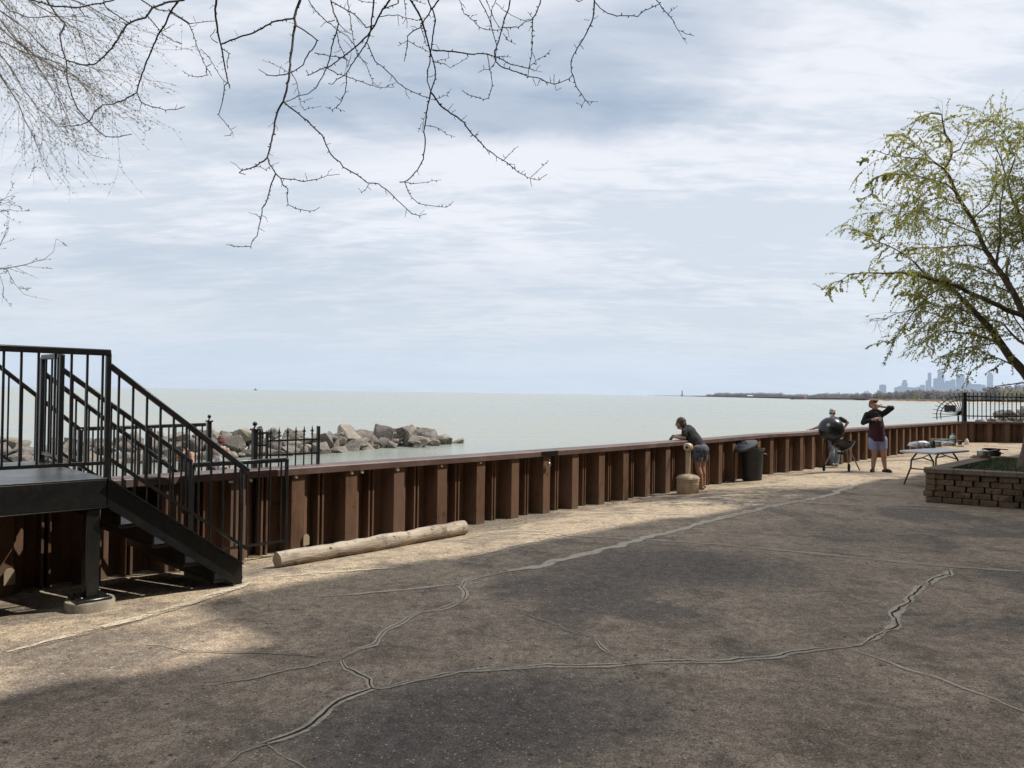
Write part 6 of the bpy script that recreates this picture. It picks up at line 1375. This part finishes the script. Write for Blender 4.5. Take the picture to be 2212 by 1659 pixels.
# ------------------------------------------------------------------ fine-twigged tree at the left edge
rng = random.Random(8)
lt_root = V((-9.6, 9.6, -1.0)); ltree = thing('budding_tree', 'pale fine twigged budding tree reaching in at the upper left', 'tree', loc=tuple(lt_root))
tw = MB(); YT = 9.0
def path_px(pts, Y0, Y1):
    out = []; n = 0; dense = []
    for (a, b) in zip(pts, pts[1:]):
        m_ = max(1, int(math.hypot(b[0] - a[0], b[1] - a[1]) / 14))
        for i in range(m_): dense.append((a[0] + (b[0] - a[0]) * i / m_, a[1] + (b[1] - a[1]) * i / m_))
    dense.append(pts[-1]); n = len(dense)
    return [at(x + 2.5 * noise.noise(V((x * .03, y * .03, Y0))), y + 2.5 * noise.noise(V((x * .03, y * .03, Y0 + 9))), Y0 + (Y1 - Y0) * i / (n - 1)) for i, (x, y) in enumerate(dense)]
limbs = []
LL = ['-260,-330 -120,-100 0,60 60,100 150,165 250,280 365,325 520,380', '-260,-60 -100,150 0,300 70,390 130,495 200,580 310,690', '-300,-150 -120,20 0,150 120,250 280,360 420,420', '-250,-330 -60,-60 60,60 150,95 330,90 470,130', '-300,-60 -150,110 0,225 150,290 330,350 480,480 580,560', '-200,-350 0,-120 120,-20 260,60 420,160 560,230', '-300,120 -120,260 0,400 90,540 150,680 200,800', '-100,-330 100,-140 300,-30 500,40 640,120', '-250,-200 -60,40 70,190 190,330 330,560 370,650']
for k, txt in enumerate(LL):
    pts = [c2(*map(float, q.split(',')))[:2] for q in txt.split()]; Y0 = YT + rng.uniform(-.8, .8); p = path_px(pts, Y0, Y0 + rng.uniform(-.8, .8)); n = len(p)
    tw.tube(p, [.0105 * (1 - .85 * i / n) + .0014 for i in range(n)], 5); limbs.append(p)
def twig(p, d, L, r, depth, droop, zmin=4.25):
    pts = [p]; n = max(5, int(L / .07)); d = d.normalized(); sd = rng.uniform(0, 99)
    for i in range(n):
        f = i / n; d = (d + V((0, 0, -droop * .10 * (1 - 1.9 * f))) + V((noise.noise(V((i * .35, sd, 0))), noise.noise(V((i * .35, sd, 5))), noise.noise(V((i * .35, sd, 9))))) * .24).normalized(); pts.append(pts[-1] + d * (L / n))
        if pts[-1].z < zmin + .5 * noise.noise(V((sd, 3, 3))): break
    n = len(pts) - 1
    tw.tube(pts, [r * (1 - .72 * i / n) for i in range(n + 1)], 3, caps=False)
    for i in range(2, n):
        q = pts[i]
        if rng.random() < .62:
            a = V((rng.gauss(0, 1), rng.gauss(0, 1), rng.gauss(0, 1))).normalized(); bud.tube([q, q + a * .012, q + a * .024], [.003, .0042, .001], 4)
        if depth > 0 and rng.random() < .30: twig(q, (d + V((rng.gauss(0, .7), rng.gauss(0, .7), rng.gauss(0, .55)))), L * rng.uniform(.2, .45), r * .6, depth - 1, droop * .8, zmin)
bud = MB()
for p in limbs:
    n = len(p)
    for i in range(4, n):
        if p[i].x < -7.6 and rng.random() < .5: continue
        for _ in range(2 if i < n * .8 else 3):
            if rng.random() < .52:
                t_ = (p[min(i + 1, n - 1)] - p[i - 1]).normalized(); twig(p[i], t_ * .75 + V((rng.gauss(.22, .4), rng.gauss(0, .5), rng.gauss(-.12, .38))), rng.uniform(.5, 1.35), .0026, 1, rng.uniform(.6, 2.2))
# a separate lower spray
LOW = ['-160,1530 0,1465 80,1450 170,1430 240,1410 290,1370 305,1300', '-160,1400 0,1330 40,1260 45,1210', '-160,1450 0,1460 40,1470 80,1545 130,1600', '-200,1010 0,1090 30,1075', '-160,1560 0,1500 20,1560 15,1605', '-160,1120 0,1150 50,1140 52,1110']
for txt in LOW:
    pts = [c2(*map(float, q.split(',')))[:2] for q in txt.split()]; p = path_px(pts, YT - .3, YT + .1); n = len(p); tw.tube(p, [.0055 * (1 - .75 * i / n) for i in range(n)], 4)
    for i in range(n // 3, n):
        for _ in range(2):
            if rng.random() < .55: t_ = (p[min(i + 1, n - 1)] - p[i - 1]).normalized(); twig(p[i], t_ + V((rng.gauss(.1, .5), rng.gauss(0, .5), rng.gauss(.1, .6))), rng.uniform(.10, .34), .0028, 1, -.4, 0.0)
cr1 = tw.build('crown', M_TWIG, ltree, smooth=False); bud.build('buds', mat('twig_bud', (0.20, 0.19, 0.10), (0.14, 0.12, 0.07), 9, .8), ltree, smooth=False)
mb = MB(); tr_ = [lt_root + V((0, 0, -.4)), lt_root + V((.1, -.1, 2.5)), lt_root + V((.0, -.3, 5.0)), lt_root + V((.3, -.5, 7.5))]; mb.tube(tr_, [.20, .15, .12, .06], 10)
for p in limbs: mb.tube([tr_[2].lerp(tr_[3], rng.random()), (tr_[2] + p[0]) / 2 + V((0, 0, .3)), p[0]], [.06, .03, .0145], 7)
for txt in LOW[:1]: mb.tube([tr_[1], at(-300, 640, YT), at(c2(-160, 1480)[0], c2(-160, 1480)[1], YT - .3)], [.06, .02, .006], 6)
mb.build('trunk', M_BARK2, ltree)

# ------------------------------------------------------------------ leafing tree in the planter on the right
rng = random.Random(14)
def cR(x, y): return ((3200 + x / 1.382) / 1.8227, (400 + y / 1.382) / 1.8227)
YR = 14.6
pb = at(2191, 1008, YR); rt_root = V((pb.x, pb.y, .5)); rt = thing('leafing_tree', 'slanting tree with sparse yellow green spring leaves in the block planter', 'tree', loc=tuple(rt_root))
lm_ = MB()
def limbR(txt, Y0, Y1, w0, w1, n_=8):
    pts = [cR(*map(float, q.split(','))) for q in txt.split()]; p = path_px(pts, Y0, Y1); n = len(p); r = [(w0 + (w1 - w0) * (i / (n - 1)) ** .8) * .5 / 1.382 / 1.8227 * YR / FOC for i in range(n)]
    lm_.tube(p, r, n_); return p
T = [limbR('1230,1640 1215,1560 1150,1470 1075,1390 1020,1310 960,1230 900,1170 850,1110 800,1060 740,1000 690,975 620,945 560,880 500,830', YR, YR - .6, 62, 5),
     limbR('1225,1600 1240,1400 1210,1260 1150,1165 1050,1130 950,1080 870,1050 800,1010 720,980 640,965 560,930 480,930 400,940 300,930 200,940 120,1000', YR, YR - 1.5, 46, 3),
     limbR('1240,1480 1200,1260 1150,1150 1100,1050 1040,960 990,890 940,810 905,720 870,640 820,560 780,490 740,400 720,370 750,310 755,280 750,220 725,180 700,70 640,60 560,110 500,190', YR, YR + .6, 50, 3),
     limbR('725,370 660,330 600,315 530,305 460,300 400,285 340,265 290,310', YR + .5, YR + .1, 11, 3), limbR('790,500 730,450 660,430 580,410 480,395 400,385 350,410 320,500', YR + .4, YR - .4, 11, 3),
     limbR('800,1045 700,1010 620,1060 560,1130 480,1240 440,1310 385,1420', YR - .4, YR - .8, 11, 3), limbR('500,830 420,790 350,760 240,700', YR - .6, YR - .9, 7, 3), limbR('1000,1310 950,1290 850,1265 750,1250 690,1270', YR, YR - 1, 14, 4),
     limbR('1250,1200 1180,900 1130,660 1110,540 1150,500 1180,420', YR + .5, YR + 1.4, 32, 6), limbR('1000,890 1020,720 1020,560 1050,400 1000,250 980,110', YR + .4, YR + 1.2, 16, 3), limbR('1140,640 1080,520 1060,420 1100,300 1040,170 970,90', YR + 1, YR + 1.4, 14, 3), limbR('940,810 860,780 760,790 640,800 520,790', YR, YR - .6, 12, 3), limbR('1100,1050 1000,1000 900,980 820,1020', YR, YR + .8, 10, 4),
     limbR('905,720 800,680 700,640 600,600 480,600 340,610', YR + .2, YR + 1, 9, 2), limbR('1300,1500 1400,1200 1380,900 1300,600 1200,300 1150,150', YR + .3, YR + 1, 60, 6), limbR('1180,900 1250,700 1300,400', YR + .5, YR, 26, 6), limbR('755,280 800,260 840,190 870,130', YR + .6, YR + .9, 9, 3), limbR('1150,1470 1100,1440 1020,1400 930,1370', YR, YR - .6, 12, 3), limbR('640,1060 560,1130 470,1150 400,1180 350,1190', YR - .5, YR - 1.2, 6, 2),
     limbR('1200,1350 1120,1300 1020,1200 950,1190 850,1190', YR, YR + .9, 18, 3), limbR('1200,1560 1150,1530 1080,1540 1000,1550 960,1570', YR - .2, YR - .8, 9, 3),
     limbR('1020,1310 900,1330 800,1340 700,1390', YR, YR + .6, 9, 3), limbR('960,1230 880,1230 760,1200 640,1200 560,1260', YR, YR + .7, 10, 3), limbR('1100,1050 1050,930 1080,800 1060,700', YR, YR + .9, 10, 3), limbR('1040,960 900,900 760,880 640,900', YR, YR + .9, 10, 3),
     limbR('870,640 960,560 1000,440 990,330', YR + .2, YR - .6, 9, 3), limbR('940,810 1050,700 1120,600 1180,520', YR, YR - .8, 9, 3), limbR('740,400 640,430 560,470 500,560', YR + .5, YR + 1.1, 8, 2), limbR('720,370 620,290 560,250 520,200', YR + .6, YR, 6, 2), limbR('900,1170 780,1120 660,1110 560,1050', YR, YR - .9, 9, 3), limbR('1210,1330 1150,1250 1100,1180 1080,1100', YR + .4, YR + 1, 12, 4), limbR('820,560 700,520 620,540 540,640', YR + .1, YR - .7, 8, 2)]
rb = [at(2222, 1026, YR), at(2221, 1000, YR), at(2226, 975, YR), at(2232, 940, YR), at(2243, 905, YR), T[0][0], T[0][1]]; lm_.tube(rb, [.23, .17, .15, .14, .135, .13, .12], 14)
for q_ in (1, 2, 14): lm_.tube([rb[3], rb[4].lerp(T[q_][0], .5) + V((.05, .05, .1)), T[q_][0], T[q_][1]], [.12, .11, .10, .09], 10)
lm_.build('trunk', M_BARK2, rt, angle=60)
tw, lv, lf = MB(), [], []
def leafR(q, d):
    """a drooping cluster of two or three small leaflets"""
    for _ in range(rng.choice((2, 2, 3, 4))):
        a = (d * .3 + V((rng.gauss(0, .5), rng.gauss(0, .5), rng.gauss(-.55, .5)))).normalized(); s_ = a.orthogonal().normalized(); s_ = (s_ * math.cos(rng.uniform(0, 3.1)) + a.cross(s_) * math.sin(rng.uniform(0, 3.1))).normalized(); l = rng.uniform(.024, .05); wd = l * rng.uniform(.2, .34); k = len(lv)
        lv.extend([q, q + a * l * .45 + s_ * wd, q + a * l, q + a * l * .45 - s_ * wd]); lf.append((k, k + 1, k + 2, k + 3))
def twigR(p, d, L, r, depth, leafy):
    n = max(4, int(L / .09)); pts = [p]; d = d.normalized(); sd = rng.uniform(0, 99)
    for i in range(n):
        f = i / n; d = (d + V((0, 0, -.085 - .10 * f)) + V((noise.noise(V((i * .4, sd, 0))), noise.noise(V((i * .4, sd, 5))), noise.noise(V((i * .4, sd, 9))))) * .20).normalized(); pts.append(pts[-1] + d * (L / n))
        if pts[-1].z < 2.62 - .95 * max(0.0, pts[-1].x - 8.35): break
    n = len(pts) - 1
    tw.tube(pts, [max(.0016, r * (1 - .7 * i / n)) for i in range(n + 1)], 3, caps=False)
    for i in range(1, n + 1):
        if rng.random() < leafy:
            leafR(pts[i], d)
            leafR(pts[i].lerp(pts[i - 1], .5), d)
            if rng.random() < .5: leafR(pts[i].lerp(pts[i - 1], .25), d)
        if depth > 0 and rng.random() < .42: twigR(pts[i], d + V((rng.gauss(0, .7), rng.gauss(0, .7), rng.gauss(.12, .5))), L * rng.uniform(.28, .6), r * .6, depth - 1, leafy)
for k, p in enumerate(T):
    n = len(p); st_ = max(2, int(n * (.42 if k < 3 else .15)))
    for i in range(st_, n):
        if p[i].x > 11.6: continue
        f = i / n
        for _ in range(4 if k not in (14, 15) else 5):
            if rng.random() < .80:
                t_ = (p[min(i + 1, n - 1)] - p[i - 1]).normalized(); bare_ = (k in (5, 18, 20) and rng.random() < .85) or rng.random() < .22
                clump = .5 + .9 * noise.noise(p[i] * .9); twigR(p[i], t_ * .6 + V((rng.gauss(-.02, .55), rng.gauss(0, .6), rng.gauss(-.05, .45))), rng.uniform(.35, .95) * (.40 if p[i].x < 7.3 else 1.0) * (.6 if k in (2, 3) and f > .75 else 1.0), .0040, 1, .06 if bare_ else max(.3, min(1.0, clump + .35)))
cw = tw.build('crown', M_BARK2, rt, smooth=False)
M_LEAF = leaf_mat('spring_leaf', (0.48, 0.47, 0.12), (0.33, 0.35, 0.08), .55)
mb = MB(); mb.add(lv, lf); mb.build('leaves', M_LEAF, rt, smooth=False)
